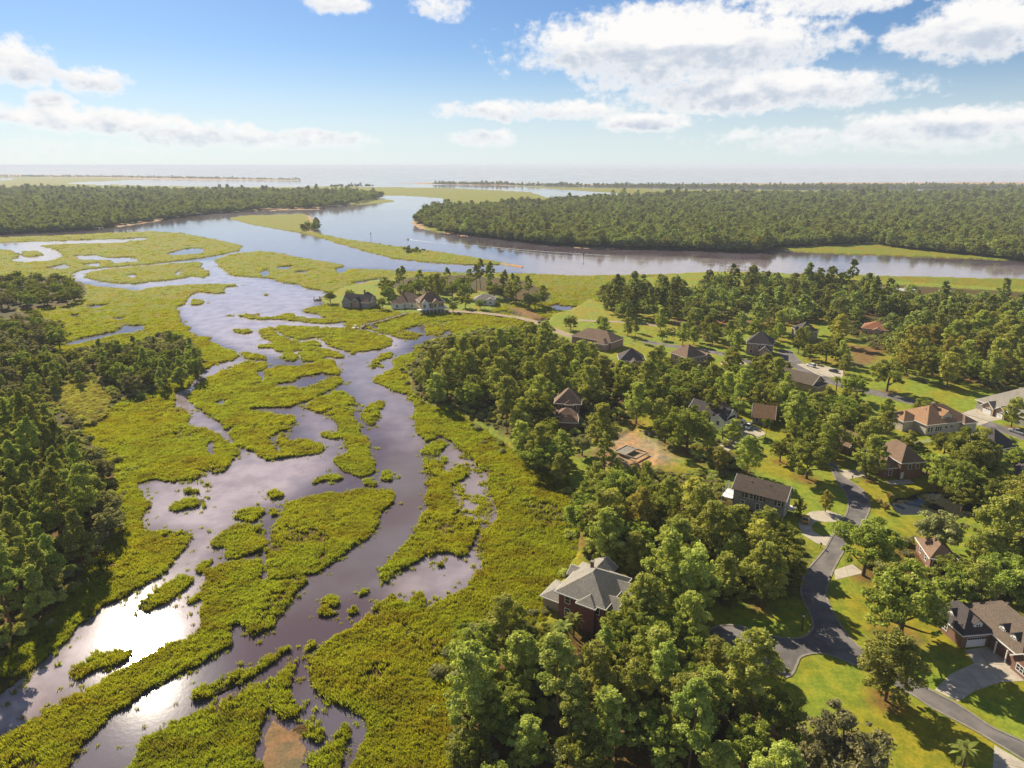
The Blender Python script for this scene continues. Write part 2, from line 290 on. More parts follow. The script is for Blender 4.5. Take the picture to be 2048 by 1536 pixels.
paint(SAND, P('1225 885 1262 862 1320 900 1300 935 1265 945 1235 910')); paint(WOOD, P('1840 1080 1900 1130 1960 1140 2100 1100 2300 1180 2300 1230 1950 1205 1850 1180 1700 1150'))
paint(BROWN, P('1160 1440 1240 1380 1290 1440 1330 1540 1200 1540')); paint(DIRT, P('1480 1400 1560 1420 1600 1500 1560 1536 1480 1480'))
POND = P('1784 1012 1800 1000 1818 995 1860 985 1935 992 1962 1004 1972 1020 1950 1036 1900 1040 1845 1030 1800 1032')
paint(WATER, POND)

def cover_at(X, Y):
    px, py = to_px(X, Y)
    ix = np.clip(px.astype(np.int64) - X0, 0, XN - 1); iy = np.clip(np.round(py - 0.5).astype(np.int64) - Y0, 0, YN - 1)
    return COVER[iy, ix]
def warp(X, Y, k=1.0):
    a = 1.25 * k
    return X + a * (fbm(X / 7, Y / 7, 3) * 2), Y + a * (fbm(X / 7 + 91, Y / 7 + 57, 3) * 2)
LEVEL = np.array([-2.2, 0.32, LAND, LAND, LAND, 0.45, 0.03, LAND * .9, LAND, LAND * .98], dtype=np.float32)

def build_ground():
    rows = np.concatenate([np.arange(333.2, 420, 0.8), np.arange(420, 600, 1.4), np.arange(600, 1000, 2.5), np.arange(1000, 1620, 3.4), np.linspace(1640, 2500, 14)])[::-1]
    colsx = np.concatenate([np.linspace(-1400, -320, 40), np.arange(-300, 2350, 3.4), np.linspace(2370, 3450, 40)])
    u, v = np.meshgrid(colsx - 1024.0, rows - 768.0)
    t = H_CAM / (v * CP + F_PX * SP)
    X = u * t; Y = (F_PX * CP - v * SP) * t
    m = Y < 20000
    wx, wy = warp(X, Y)
    sp = np.maximum(0.7, t * F_PX / F_PX * 1.6)
    hh = np.zeros(X.shape, dtype=np.float32); cls = None; dry = np.zeros(X.shape, dtype=np.float32)
    for dx, dy in ((0, 0), (1, 0), (-1, 0), (0, 1), (0, -1)):
        c = cover_at(wx + dx * sp, wy + dy * sp)
        if cls is None: cls = c
        hh += LEVEL[c] / 5
        dry += ((c != WATER) & (c != MARSH) & (c != MUD) & (c != SAND)) / 5.0
    far = np.clip((np.hypot(X, Y) - 330) / 250, 0, 1)
    marsh = (cls == MARSH).astype(np.float32)
    # away from the drone the sward itself is the surface: tussocks about a metre tall
    hh = hh + far * marsh * (0.55 + 0.5 * fbm(X / 5, Y / 5, 2) + 0.3 * fbm(X / 1.7, Y / 1.7, 1))
    hh = hh + (1 - far) * marsh * 0.18 * fbm(X / 3, Y / 3, 2)
    # land that carries houses and roads is level
    V = np.stack([X, Y, hh], -1).reshape(-1, 3)
    nr, nc = X.shape; i = np.arange(nr * nc).reshape(nr, nc)
    Fq = np.stack([i[:-1, :-1], i[:-1, 1:], i[1:, 1:], i[1:, :-1]], -1).reshape(-1, 4)
    # leave out cells that lie wholly under the open water
    keep = (cls.reshape(-1)[Fq] != WATER).any(1) | (hh.reshape(-1)[Fq] > -1.2).any(1)
    Fq = Fq[keep]
    used = np.unique(Fq); remap = np.full(nr * nc, -1, dtype=np.int64); remap[used] = np.arange(len(used))
    V = V[used]; Fq = remap[Fq]; c = cls.reshape(-1)[used]
    me = mesh_np('ground', V, Fq, M_GROUND, smooth=True)
    colr = np.zeros((len(V), 4), dtype=np.float32); colr[:, 3] = 1
    tab = np.zeros((10, 3), dtype=np.float32)
    for k, h in {WATER: '4a3b30', MARSH: '88902e', WOOD: '5e5634', LAWN: '8e9c36', DIRT: '9c9280', SAND: 'b8a183', MUD: '8d7a60', SEDGE: '9aa244', FARWOOD: '3e4426', BROWN: '8a744e'}.items(): tab[k] = rgb(h)
    col_ = np.zeros((len(V), 3), dtype=np.float32); VX, VY = V[:, 0], V[:, 1]; q = warp(VX, VY, 2.0)
    isdry = np.isin(c, [WOOD, LAWN, DIRT, SEDGE, BROWN, SAND, FARWOOD])
    for k in range(6):
        rr = np.random.RandomState(60 + k); c2 = cover_at(q[0] + rr.randn(len(V)) * 2.2, q[1] + rr.randn(len(V)) * 2.2)
        c2 = np.where(isdry & np.isin(c2, [WOOD, LAWN, DIRT, SEDGE, BROWN, SAND, FARWOOD]), c2, c)
        col_ += tab[c2] / 6
    nearm = (c == MARSH) * np.clip(1.25 - np.hypot(VX, VY) / 480, 0, 1); col_ = col_ * (1 - nearm[:, None]) + np.array(rgb('5a5132'))[None] * nearm[:, None]    # mud between the stems; farther off the sward closes
    colr[:, :3] = col_
    at_ = me.color_attributes.new('cover', 'FLOAT_COLOR', 'POINT'); at_.data.foreach_set('color', colr.ravel())
    w = me.attributes.new('wild', 'FLOAT', 'POINT')
    w.data.foreach_set('value', np.isin(c, [MARSH, SEDGE]).astype(np.float32))
    o = link('ground', me); tag(o, kind='structure')
    return o

def mat_ground():
    m, g, out = new_mat('ground')
    a = g.node('ShaderNodeAttribute', attribute_name='cover').outputs['Color']
    wild = g.node('ShaderNodeAttribute', attribute_name='wild').outputs['Fac']
    pos = g.node('ShaderNodeNewGeometry').outputs['Position']
    n1 = g.noise(pos, 0.05, 4); n2 = g.noise(pos, 0.4, 4, 0.6); n3 = g.noise(pos, 1.7, 3, 0.6)
    c = g.mix(g.ramp(n1, .38, .66), a, g.mix(1.0, a, (1.28, 0.9, 0.7), 'MULTIPLY'))
    c = g.mix(g.ramp(n2, .3, .7), g.mix(1.0, c, (0.72, 0.8, 0.7), 'MULTIPLY'), g.mix(1.0, c, (1.15, 1.1, 1.0), 'MULTIPLY'))
    c = g.mix(g.ramp(n3, .35, .65, 0, .5), c, g.mix(1.0, c, (0.55, 0.6, 0.55), 'MULTIPLY'))
    p = g.node('ShaderNodeBsdfPrincipled'); g.put(p.inputs['Base Color'], c); p.inputs['Roughness'].default_value = 0.95
    p.inputs['Specular IOR Level'].default_value = 0.1
    b = g.node('ShaderNodeBump'); b.inputs['Strength'].default_value = 0.9
    g.put(b.inputs['Distance'], g.math('MULTIPLY_ADD', wild, 0.55, 0.04)); g.put(b.inputs['Height'], g.math('ADD', n2, g.math('MULTIPLY', n3, 0.5)))
    g.put(p.inputs['Normal'], b.outputs[0]); g.l.new(p.outputs[0], out.inputs[0])
    return m
def mat_water():
    m, g, out = new_mat('water')
    pos = g.node('ShaderNodeNewGeometry').outputs['Position']
    n1 = g.noise(pos, 0.9, 3, 0.6); n2 = g.noise(pos, 0.035, 3, 0.5)
    sw = g.noise(g.vmath('MULTIPLY', pos, (0.004, 0.02, 0.0)), 1.0, 3, 0.6)
    calm = g.ramp(g.noise(g.vmath('MULTIPLY', pos, (0.006, 0.003, 0.0)), 1.0, 3, 0.6), .42, .62)
    c = g.mix(g.ramp(n2, .35, .7), rgb('5c4c50'), rgb('686068'))
    silt_sheen = g.node('ShaderNodeAttribute', attribute_name='silt_sheen').outputs['Fac']  # pale tone of turbid pools, also painted sky reflection on river and creek
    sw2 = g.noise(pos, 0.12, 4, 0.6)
    c = g.mix(g.math('MULTIPLY', silt_sheen, g.ramp(sw2, .25, .7, .6, 1.0)), c, rgb('c4b6ba'))
    p = g.node('ShaderNodeBsdfPrincipled'); g.put(p.inputs['Base Color'], c)
    g.put(p.inputs['Roughness'], g.math('MULTIPLY_ADD', calm, -0.03, 0.1))
    p.inputs['IOR'].default_value = 1.42; p.inputs['Specular IOR Level'].default_value = 0.5
    b = g.node('ShaderNodeBump'); b.inputs['Strength'].default_value = 0.3; b.inputs['Distance'].default_value = 0.045
    g.put(b.inputs['Height'], g.math('ADD', g.math('MULTIPLY', n1, g.math('MULTIPLY_ADD', calm, -.5, .8)), sw)); g.put(p.inputs['Normal'], b.outputs[0])
    g.l.new(p.outputs[0], out.inputs[0]); return m
M_GROUND = mat_ground(); M_WATER = mat_water()
ground = build_ground()
def sheet(name, x0, y0, x1, y1, z, mat, nx=1, ny=1):
    xs = np.linspace(x0, x1, nx + 1); ys = np.linspace(y0, y1, ny + 1); X, Y = np.meshgrid(xs, ys)
    i = np.arange(X.size).reshape(X.shape)
    Fq = np.stack([i[:-1, :-1], i[:-1, 1:], i[1:, 1:], i[1:, :-1]], -1).reshape(-1, 4)
    return link(name, mesh_np(name, np.stack([X, Y, np.full(X.shape, z)], -1).reshape(-1, 3), Fq, mat))
def build_water():
    # silt: shallow turbid pools are paler; river and creek fills paint in sky reflection
    sil_sheen = np.zeros((YN, XN), dtype=np.float32)
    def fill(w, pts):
        keep = COVER.copy(); COVER[:] = 0; paint(1, pts); sil_sheen[COVER == 1] = w; COVER[:] = keep
    fill(.4, P('1000 542 1040 508 1300 512 1550 522 2048 532 2300 545 2300 600 2048 582 1800 562 1500 560 1100 553'))  # right reach paled by colour in place of sky reflection
    fill(.4, P('380 470 440 400 800 385 890 400 830 450 1060 535 1000 548 690 535 430 515')); fill(.9, P('120 560 160 535 440 520 500 552 660 588 606 622 690 652 800 672 795 720 700 762 640 724 480 704 385 664 345 620 366 590 280 580 140 560'))  # river and upper creek: sky and cloud reflection painted into the colour
    fill(.4, P('640 700 800 700 835 820 845 900 790 905 715 800')); fill(.65, P('484 700 504 728 400 768 372 800 470 895 440 900 335 835 340 780 420 728'))  # middle creek and side gut: reflected sky painted in likewise
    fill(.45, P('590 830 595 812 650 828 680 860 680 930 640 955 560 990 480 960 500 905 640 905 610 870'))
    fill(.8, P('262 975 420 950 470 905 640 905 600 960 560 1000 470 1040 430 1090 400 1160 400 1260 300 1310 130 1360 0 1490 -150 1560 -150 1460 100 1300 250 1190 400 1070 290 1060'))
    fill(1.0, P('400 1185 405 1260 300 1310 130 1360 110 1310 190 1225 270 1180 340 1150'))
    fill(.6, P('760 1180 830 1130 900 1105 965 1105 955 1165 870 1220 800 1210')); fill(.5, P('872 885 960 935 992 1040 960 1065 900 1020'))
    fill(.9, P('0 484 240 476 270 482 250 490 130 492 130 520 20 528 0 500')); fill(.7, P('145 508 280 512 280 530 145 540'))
    xs = np.unique(np.concatenate([[-36000, -8000, -2500, -900, 400, 900, 2500, 8000, 36000], np.arange(-420, 250, 5.0), np.arange(-760, -420, 20.0), np.arange(250, 1000, 30.0)]))
    ys = np.unique(np.concatenate([[-3000, 0, 900, 1500, 4000, 12000, 36000], np.arange(70, 520, 4.0), np.arange(520, 900, 14.0), np.arange(900, 2000, 50.0)]))
    X, Y = np.meshgrid(xs, ys); i = np.arange(X.size).reshape(X.shape)
    Fq = np.stack([i[:-1, :-1], i[:-1, 1:], i[1:, 1:], i[1:, :-1]], -1).reshape(-1, 4)
    me = mesh_np('water', np.stack([X, Y, X * 0], -1).reshape(-1, 3), Fq, M_WATER)
    acc = 0; rs = np.random.RandomState(2)
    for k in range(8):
        px, py = to_px(X + rs.randn() * 3, np.maximum(Y + rs.randn() * 3, 40)); acc = acc + sil_sheen[np.clip(py.astype(int) - Y0, 0, YN - 1), np.clip(px.astype(int) - X0, 0, XN - 1)] / 8
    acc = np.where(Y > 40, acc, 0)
    me.attributes.new('silt_sheen', 'FLOAT', 'POINT').data.foreach_set('value', acc.ravel().astype(np.float32))
    return tag(link('water', me), kind='structure')
water = build_water()
_m, _g, _o = new_mat('seabed'); _p = _g.node('ShaderNodeBsdfPrincipled'); _g.put(_p.inputs['Base Color'], rgb('4a3b30')); _g.l.new(_p.outputs[0], _o.inputs[0])

_mp, _g, _o = new_mat('pond_water'); _p = _g.node('ShaderNodeBsdfPrincipled'); _g.put(_p.inputs['Base Color'], rgb('33342a')); _p.inputs['Roughness'].default_value = .06; _p.inputs['IOR'].default_value = 1.333; _g.l.new(_p.outputs[0], _o.inputs[0])

# ------------------------------------------------------------------ roads, kerbs, drives
from mathutils.geometry import tessellate_polygon
def mat_flat(name, hexc, rough=0.8, var=0.25, scale=1.5, spec=0.3, metal=0.0, hex2=None, stretch=None, bump=0.0):
    m, g, out = new_mat(name)
    pos = g.node('ShaderNodeTexCoord').outputs['Object']
    if stretch: pos = g.vmath('MULTIPLY', pos, stretch)
    n = g.noise(pos, scale, 4, 0.6, '3D'); a = rgb(hexc)
    b = rgb(hex2) if hex2 else tuple(x * (1 - var) for x in a)
    p = g.node('ShaderNodeBsdfPrincipled'); g.put(p.inputs['Base Color'], g.mix(g.ramp(n, .3, .7), a, b))
    p.inputs['Roughness'].default_value = rough; p.inputs['Specular IOR Level'].default_value = spec; p.inputs['Metallic'].default_value = metal
    if bump:
        bn = g.node('ShaderNodeBump'); bn.inputs['Strength'].default_value = 0.6; bn.inputs['Distance'].default_value = bump
        g.put(bn.inputs['Height'], n); g.put(p.inputs['Normal'], bn.outputs[0])
    g.l.new(p.outputs[0], out.inputs[0]); return m
M_ASPH = mat_flat('asphalt', '857e78', .9, .3, .22, hex2='5f5b58'); M_CONC = mat_flat('concrete', 'c9bda8', .85, .25, .5)
M_KERB = mat_flat('kerb_concrete', '9c9484', .85, .3, .8); M_SANDROAD = mat_flat('sandy_track', 'b09a80', .95, .25, .3)
def smooth(pts, n=5, closed=False):
    q = []; m = len(pts)
    for i in range(m if closed else m - 1):
        p0, p1, p2, p3 = (Vector(pts[j % m] if closed else pts[min(max(j, 0), m - 1)]) for j in (i - 1, i, i + 1, i + 2))
        for k in range(n):
            t = k / n; q.append(.5 * ((2 * p1) + (p2 - p0) * t + (2 * p0 - 5 * p1 + 4 * p2 - p3) * t * t + (3 * p1 - p0 - 3 * p2 + p3) * t ** 3))
    if not closed: q.append(Vector(pts[-1]))
    return q
def gpts(s, z): return [at(x, y, z) for x, y in P(s)]
def poly_sheet(name, pts, z, mat, parent=None):
    V = [(p[0], p[1], z) for p in pts]; T = tessellate_polygon([[Vector(v) for v in V]])
    F = []
    for t in T:
        a, b, c = (Vector(V[i]) for i in t)
        F.append(t if (b - a).cross(c - a).z > 0 else t[::-1])
    me = bpy.data.meshes.new(name); me.from_pydata(V, [], F); me.materials.append(mat); me.update()
    return link(name, me, parent)
def rail(name, pts, w, h, z, mat, parent=None):
    """a strip of rectangular section that follows a line"""
    V = []; F = []; n = len(pts)
    for i, p in enumerate(pts):
        t = (pts[min(i + 1, n - 1)] - pts[max(i - 1, 0)]); t.z = 0
        if t.length < 1e-6: t = Vector((1, 0, 0))
        t.normalize(); s = Vector((-t.y, t.x, 0)) * (w / 2)
        for q in (p - s, p + s): V += [(q.x, q.y, z - .3), (q.x, q.y, z + h)]
    for i in range(n - 1):
        a, b = 4 * i, 4 * i + 4
        F += [(a, b, b + 1, a + 1), (a + 2, a + 3, b + 3, b + 2), (a + 1, b + 1, b + 3, a + 3)]
    F += [(0, 1, 3, 2), (4 * n - 4, 4 * n - 2, 4 * n - 1, 4 * n - 3)]
    me = bpy.data.meshes.new(name); me.from_pydata(V, [], F); me.materials.append(mat); me.update()
    return link(name, me, parent)
def keep_clear(pts, r, step=4):
    for i in range(0, len(pts), step): NO_TREES.append((pts[i].x, pts[i].y, r))
NO_TREES = []
_c = sum((at(x, y, 0) for x, y in POND), Vector()) / len(POND)
tag(poly_sheet('pond', smooth([_c + (at(x, y, 0) - _c) * 1.12 for x, y in POND], 3, True), .35, _mp), kind='structure')
NO_TREES += [(at(x, 1012).x, at(x, 1012).y, 5) for x in (1810, 1850, 1890, 1930)]
ZR = LAND + .004
_left = '1655 925 1664 942 1674 964 1690 985 1696 1001 1695 1020 1688 1036 1668 1066 1650 1098 1630 1122 1614 1141 1605 1160 1602 1180 1605 1196 1614 1215 1623 1236 1626 1254 1618 1267 1604 1275 1580 1277 1550 1273 1520 1264 1485 1254 1450 1250 1424 1257 1413 1272'
_low = '1413 1272 1416 1298 1436 1322 1475 1338 1530 1345 1560 1352 1575 1354 1586 1346 1594 1328 1602 1314 1628 1307 1655 1309 1700 1326 1760 1356 1825 1390 1858 1412 1900 1435 1942 1457 1985 1482 2060 1528 2160 1590'
_right = '2200 1570 2110 1518 2048 1484 1985 1455 1940 1425 1908 1405 1875 1388 1838 1368 1790 1342 1745 1314 1712 1289 1692 1266 1676 1242 1663 1220 1655 1200 1653 1185 1656 1168 1664 1146 1676 1122 1690 1098 1708 1066 1728 1042 1738 1022 1739 1006 1732 988 1718 974 1700 962 1684 950 1674 934 1668 922'
kl, kb, kr = smooth(gpts(_left, LAND)), smooth(gpts(_low, LAND)), smooth(gpts(_right, LAND))
road = tag(poly_sheet('road', kl + kb[1:] + kr, ZR, M_ASPH), kind='structure')
for pts in (kl, kb, kr): tag(rail('kerb', pts, .45, .11, LAND, M_KERB), kind='structure'); keep_clear(pts, 4.2, 3)
def ribbon(name, s, w, mat, z, kerbs=True, clear=True):
    c = smooth(gpts(s, LAND)); L_ = []; R_ = []; n = len(c)
    for i, p in enumerate(c):
        t = c[min(i + 1, n - 1)] - c[max(i - 1, 0)]; t.z = 0; t.normalize(); sd = Vector((-t.y, t.x, 0)) * w / 2
        L_.append(p + sd); R_.append(p - sd)
    tag(poly_sheet(name, L_ + R_[::-1], z, mat), kind='structure')
    if kerbs:
        for q in (L_, R_): tag(rail('kerb', q, .4, .1, LAND, M_KERB), kind='structure')
    if clear: keep_clear(c, w * .75, 2)
ribbon('road', '1568 700 1580 716 1604 736 1645 757 1700 774 1790 795 1870 816 1950 841 2048 873 2170 914', 7.4, M_ASPH, ZR)
ribbon('road', '1285 682 1330 690 1380 697 1440 707 1490 722 1530 742', 6.2, M_ASPH, ZR + .004, kerbs=False)
ribbon('road', '880 622 940 624 1000 630 1045 637 1085 649 1130 668 1200 690', 6.0, M_SANDROAD, ZR, kerbs=False)
ribbon('path', '1156 640 1200 642 1260 645 1320 652', 5.0, M_SANDROAD, ZR, kerbs=False)
ribbon('path', '1430 622 1500 626 1570 632 1610 630', 4.0, M_SANDROAD, ZR, kerbs=False)
def slabs(name, s, lines, mat=None):
    """a concrete drive cast in slabs with open joints; lines: photograph pixel pairs along which it is cut"""
    o = tag(link(name, None), kind='structure'); o.location = (0, 0, 0)
    bm = bmesh.new(); pts = gpts(s, LAND); f = bm.faces.new([bm.verts.new((p.x, p.y, 0)) for p in pts]); keep_clear(pts, 3.0, 1)
    for x1, y1, x2, y2 in lines:
        a, b = at(x1, y1, LAND), at(x2, y2, LAND); d = b - a; nrm = Vector((-d.y, d.x, 0)).normalized()
        bmesh.ops.bisect_plane(bm, geom=bm.verts[:] + bm.edges[:] + bm.faces[:], plane_co=(a.x, a.y, 0), plane_no=nrm)
    for f in list(bm.faces):
        q = [v.co.copy() for v in f.verts]; n = len(q)
        if sum((q[i].x * q[(i + 1) % n].y - q[(i + 1) % n].x * q[i].y) for i in range(n)) < 0: q = q[::-1]
        c = sum(q, Vector()) / n; ins = []
        for i in range(n):
            d = c - q[i]; ins.append(q[i] + d * (.06 / max(d.length, .3)))
        V = [(p.x, p.y, LAND - .1) for p in ins] + [(p.x, p.y, LAND + .03) for p in ins]
        T = tessellate_polygon([[Vector((p.x, p.y, 0)) for p in ins]]); F = []
        for t in T:
            a, b, c_ = (ins[i] for i in t); F.append(tuple(i + n for i in (t if (b - a).cross(c_ - a).z > 0 else t[::-1])))
        F += [(i, (i + 1) % n, (i + 1) % n + n, i + n) for i in range(n)]
        me = bpy.data.meshes.new('slab'); me.from_pydata(V, [], F); me.materials.append(mat or M_CONC); me.update(); link('slab', me, o)
    bm.free(); return o
slabs('driveway', '1604 1032 1622 1023 1656 1021 1686 1031 1678 1044 1650 1044 1634 1042 1622 1052 1628 1064 1648 1074 1664 1069 1652 1092 1632 1086 1606 1070 1596 1048', [(1640, 1015, 1630, 1050), (1615, 1072, 1650, 1068), (1600, 1050, 1640, 1052)])
slabs('driveway', '1928 1300 1975 1293 2000 1312 2048 1334 2110 1358 2110 1372 2048 1362 2000 1365 1950 1382 1916 1404 1868 1380 1900 1348 1948 1326', [(1945, 1324, 2005, 1330), (1860, 1360, 1960, 1400), (1930, 1335, 1965, 1380), (1975, 1325, 2010, 1370)])
slabs('driveway', '1988 1490 2054 1528 2120 1566 2120 1620 1975 1620 1984 1540', [(1980, 1520, 2060, 1540)])
slabs('driveway', '1674 940 1726 940 1732 952 1713 955 1696 959', [(1705, 935, 1712, 958)])
slabs('driveway', '1918 828 1958 815 1992 826 2012 838 1984 842 1956 852 1936 842', [(1950, 810, 1960, 855), (1930, 830, 2000, 840)])
slabs('driveway', '1474 862 1512 851 1532 868 1494 884 1456 902 1438 892', [(1490, 850, 1508, 880), (1455, 870, 1485, 895)])
slabs('driveway', '1668 1140 1705 1128 1728 1146 1670 1160', [(1690, 1130, 1698, 1155)])
slabs('driveway', '1592 728 1630 727 1690 742 1684 756 1640 752', [(1640, 725, 1640, 760)])
slabs('patio', '1440 724 1480 718 1500 732 1450 744', [])

# ------------------------------------------------------------------ houses
def brick_mat(name, c1, c2, mortar):
    m, g, out = new_mat(name); tc = g.node('ShaderNodeTexCoord').outputs['Object']
    x, y, z = g.sep(tc); v = g.comb(g.math('ADD', x, y), z, 0.0)
    b = g.node('ShaderNodeTexBrick'); g.put(b.inputs['Vector'], v); g.put(b.inputs['Color1'], rgb(c1)); g.put(b.inputs['Color2'], rgb(c2)); g.put(b.inputs['Mortar'], rgb(mortar))
    b.inputs['Scale'].default_value = 1.0; b.inputs['Brick Width'].default_value = .22; b.inputs['Row Height'].default_value = .075; b.inputs['Mortar Size'].default_value = .01
    n = g.noise(tc, .8, 3, .6, '3D')
    p = g.node('ShaderNodeBsdfPrincipled'); g.put(p.inputs['Base Color'], g.mix(g.ramp(n, .3, .7, 0, .5), b.outputs['Color'], g.mix(1.0, b.outputs['Color'], (.75, .72, .7), 'MULTIPLY'))); p.inputs['Roughness'].default_value = .9
    g.l.new(p.outputs[0], out.inputs[0]); return m
def siding_mat(name, c):
    m, g, out = new_mat(name); tc = g.node('ShaderNodeTexCoord').outputs['Object']; z = g.sep(tc)[2]
    w = g.math('FRACT', g.math('MULTIPLY', z, 6.0)); n = g.noise(tc, .7, 3, .6, '3D'); col = rgb(c)
    p = g.node('ShaderNodeBsdfPrincipled'); g.put(p.inputs['Base Color'], g.mix(g.ramp(n, .3, .7), col, tuple(x * .85 for x in col))); p.inputs['Roughness'].default_value = .6
    bn = g.node('ShaderNodeBump'); bn.inputs['Strength'].default_value = .8; bn.inputs['Distance'].default_value = .03; g.put(bn.inputs['Height'], w); g.put(p.inputs['Normal'], bn.outputs[0])
    g.l.new(p.outputs[0], out.inputs[0]); return m
def shingle_mat(name, c):
    m, g, out = new_mat(name); tc = g.node('ShaderNodeTexCoord').outputs['Object']; col = rgb(c)
    n1 = g.noise(g.vmath('MULTIPLY', tc, (3, 3, 7)), 1.0, 2, .7, '3D'); n2 = g.noise(tc, .35, 3, .6, '3D'); z = g.math('FRACT', g.math('MULTIPLY', g.sep(tc)[2], 11.0))
    cc = g.mix(g.ramp(n1, .25, .75), tuple(x * .68 for x in col), tuple(min(1, x * 1.25) for x in col)); cc = g.mix(g.ramp(n2, .4, .7, 0, .5), cc, g.mix(1.0, cc, (.72, .74, .78), 'MULTIPLY'))
    p = g.node('ShaderNodeBsdfPrincipled'); g.put(p.inputs['Base Color'], cc); p.inputs['Roughness'].default_value = .92; p.inputs['Specular IOR Level'].default_value = .15
    bn = g.node('ShaderNodeBump'); bn.inputs['Strength'].default_value = .6; bn.inputs['Distance'].default_value = .03; g.put(bn.inputs['Height'], z); g.put(p.inputs['Normal'], bn.outputs[0])
    g.l.new(p.outputs[0], out.inputs[0]); return m
WALLS = {'red': brick_mat('red_brick', '9a4c46', '83423f', '8d7b75'), 'brown': brick_mat('brown_brick', '94604c', '7c5040', '9a8878'), 'pink': brick_mat('pink_brick', 'c29b88', 'ad8878', 'b8a89a'), 'tan': brick_mat('tan_brick', 'c7a98c', 'b59678', 'c0b0a0'),
         'cream': siding_mat('cream_siding', 'd9cfbb'), 'grey': siding_mat('grey_siding', '93928f'), 'white': siding_mat('white_siding', 'e6e3dc'), 'yellow': siding_mat('yellow_siding', 'd9bd86'), 'stone': siding_mat('pale_grey_siding', 'a8a39c'), 'blue': siding_mat('blue_siding', '7f9aa6')}
ROOFS = {'grey': shingle_mat('grey_shingle', '9e978a'), 'brown': shingle_mat('brown_shingle', '8d7460'), 'tan': shingle_mat('tan_shingle', 'b08a68'), 'dark': shingle_mat('dark_shingle', '5d5654'), 'tile': shingle_mat('clay_tile', '9c6a4c'), 'weather': shingle_mat('weathered_shingle', '77695c'), 'pale': shingle_mat('pale_metal', 'c4c3bf')}
M_TRIM = mat_flat('white_trim', 'e8e4da', .5, .12); M_DOORW = mat_flat('white_door', 'e4e2dd', .5, .12); M_SHUT = mat_flat('dark_shutter', '2c2e33', .6, .2); M_WOOD = mat_flat('weathered_boards', '9a8a76', .9, .3, 2.0)
def mat_glass():
    m, g, out = new_mat('window_glass'); p = g.node('ShaderNodeBsdfPrincipled'); g.put(p.inputs['Base Color'], rgb('2b3440')); p.inputs['Roughness'].default_value = .07; p.inputs['IOR'].default_value = 1.5
    g.l.new(p.outputs[0], out.inputs[0]); return m
M_GLASS = mat_glass()
def vf(name, V, F, mat, parent=None):
    me = bpy.data.meshes.new(name); me.from_pydata([tuple(v) for v in V], [], F); me.materials.append(mat); me.update()
    bm = bmesh.new(); bm.from_mesh(me); bmesh.ops.recalc_face_normals(bm, faces=bm.faces[:]); bm.to_mesh(me); bm.free()
    return link(name, me, parent)
BOXF = [(0, 1, 3, 2), (4, 6, 7, 5), (0, 4, 5, 1), (2, 3, 7, 6), (0, 2, 6, 4), (1, 5, 7, 3)]
def box(name, x0, y0, z0, x1, y1, z1, mat, parent=None):
    return vf(name, [(x, y, z) for x in (x0, x1) for y in (y0, y1) for z in (z0, z1)], BOXF, mat, parent)
_wm = {}
def window_mesh(w, h, bars):
    k = (round(w, 2), round(h, 2), bars)
    if k not in _wm:
        bm = bmesh.new()
        def b(x0, y0, z0, x1, y1, z1):
            v = [bm.verts.new((x, y, z)) for x in (x0, x1) for y in (y0, y1) for z in (z0, z1)]
            for f in BOXF: bm.faces.new([v[i] for i in f])
        t = .13
        b(-w / 2 - t, -.08, -t, w / 2 + t, .05, 0); b(-w / 2 - t, -.08, h, w / 2 + t, .05, h + t); b(-w / 2 - t, -.08, .001, -w / 2, .05, h - .001); b(w / 2, -.08, .001, w / 2 + t, .05, h - .001)
        if bars: b(-w / 2 + .001, -.06, h / 2 - .03, w / 2 - .001, .03, h / 2 + .03)
        if bars > 1:
            for i in range(1, bars): x = -w / 2 + w * i / bars; b(x - .05, -.065, .002, x + .05, .03, h - .002)
        bmesh.ops.recalc_face_normals(bm, faces=bm.faces[:])
        me = bpy.data.meshes.new('window'); bm.to_mesh(me); bm.free(); me.materials.append(M_TRIM)
        V = [(x, y, z) for x in (-w / 2, w / 2) for y in (-.02, .02) for z in (0, h)]
        pm = bpy.data.meshes.new('pane'); pm.from_pydata(V, [], BOXF); pm.materials.append(M_GLASS); pm.update(); _wm[k] = (me, pm)
    return _wm[k]
FACE = {'F': (0, 0), 'R': (1, math.pi / 2), 'B': (2, math.pi), 'L': (3, -math.pi / 2)}
def on_face(rect, face, u):
    x0, y0, x1, y1 = rect
    return {'F': (x0 + u * (x1 - x0), y0), 'B': (x1 - u * (x1 - x0), y1), 'R': (x1, y0 + u * (y1 - y0)), 'L': (x0, y1 - u * (y1 - y0))}[face]
def window(h, rect, face, u, z, w=1.0, hh=1.5, bars=1, shutters=False):
    me, pm = window_mesh(w, hh, bars); x, y = on_face(rect, face, u)
    o = link('window', me, h); o.location = (x, y, z); o.rotation_euler = (0, 0, FACE[face][1])
    link('pane', pm, o)
    if shutters:
        for s in (-1, 1):
            q = box('shutter', -.22, -.06, 0, .22, .03, hh, M_SHUT, o); q.location = (s * (w / 2 + .38), 0, 0)
    return o
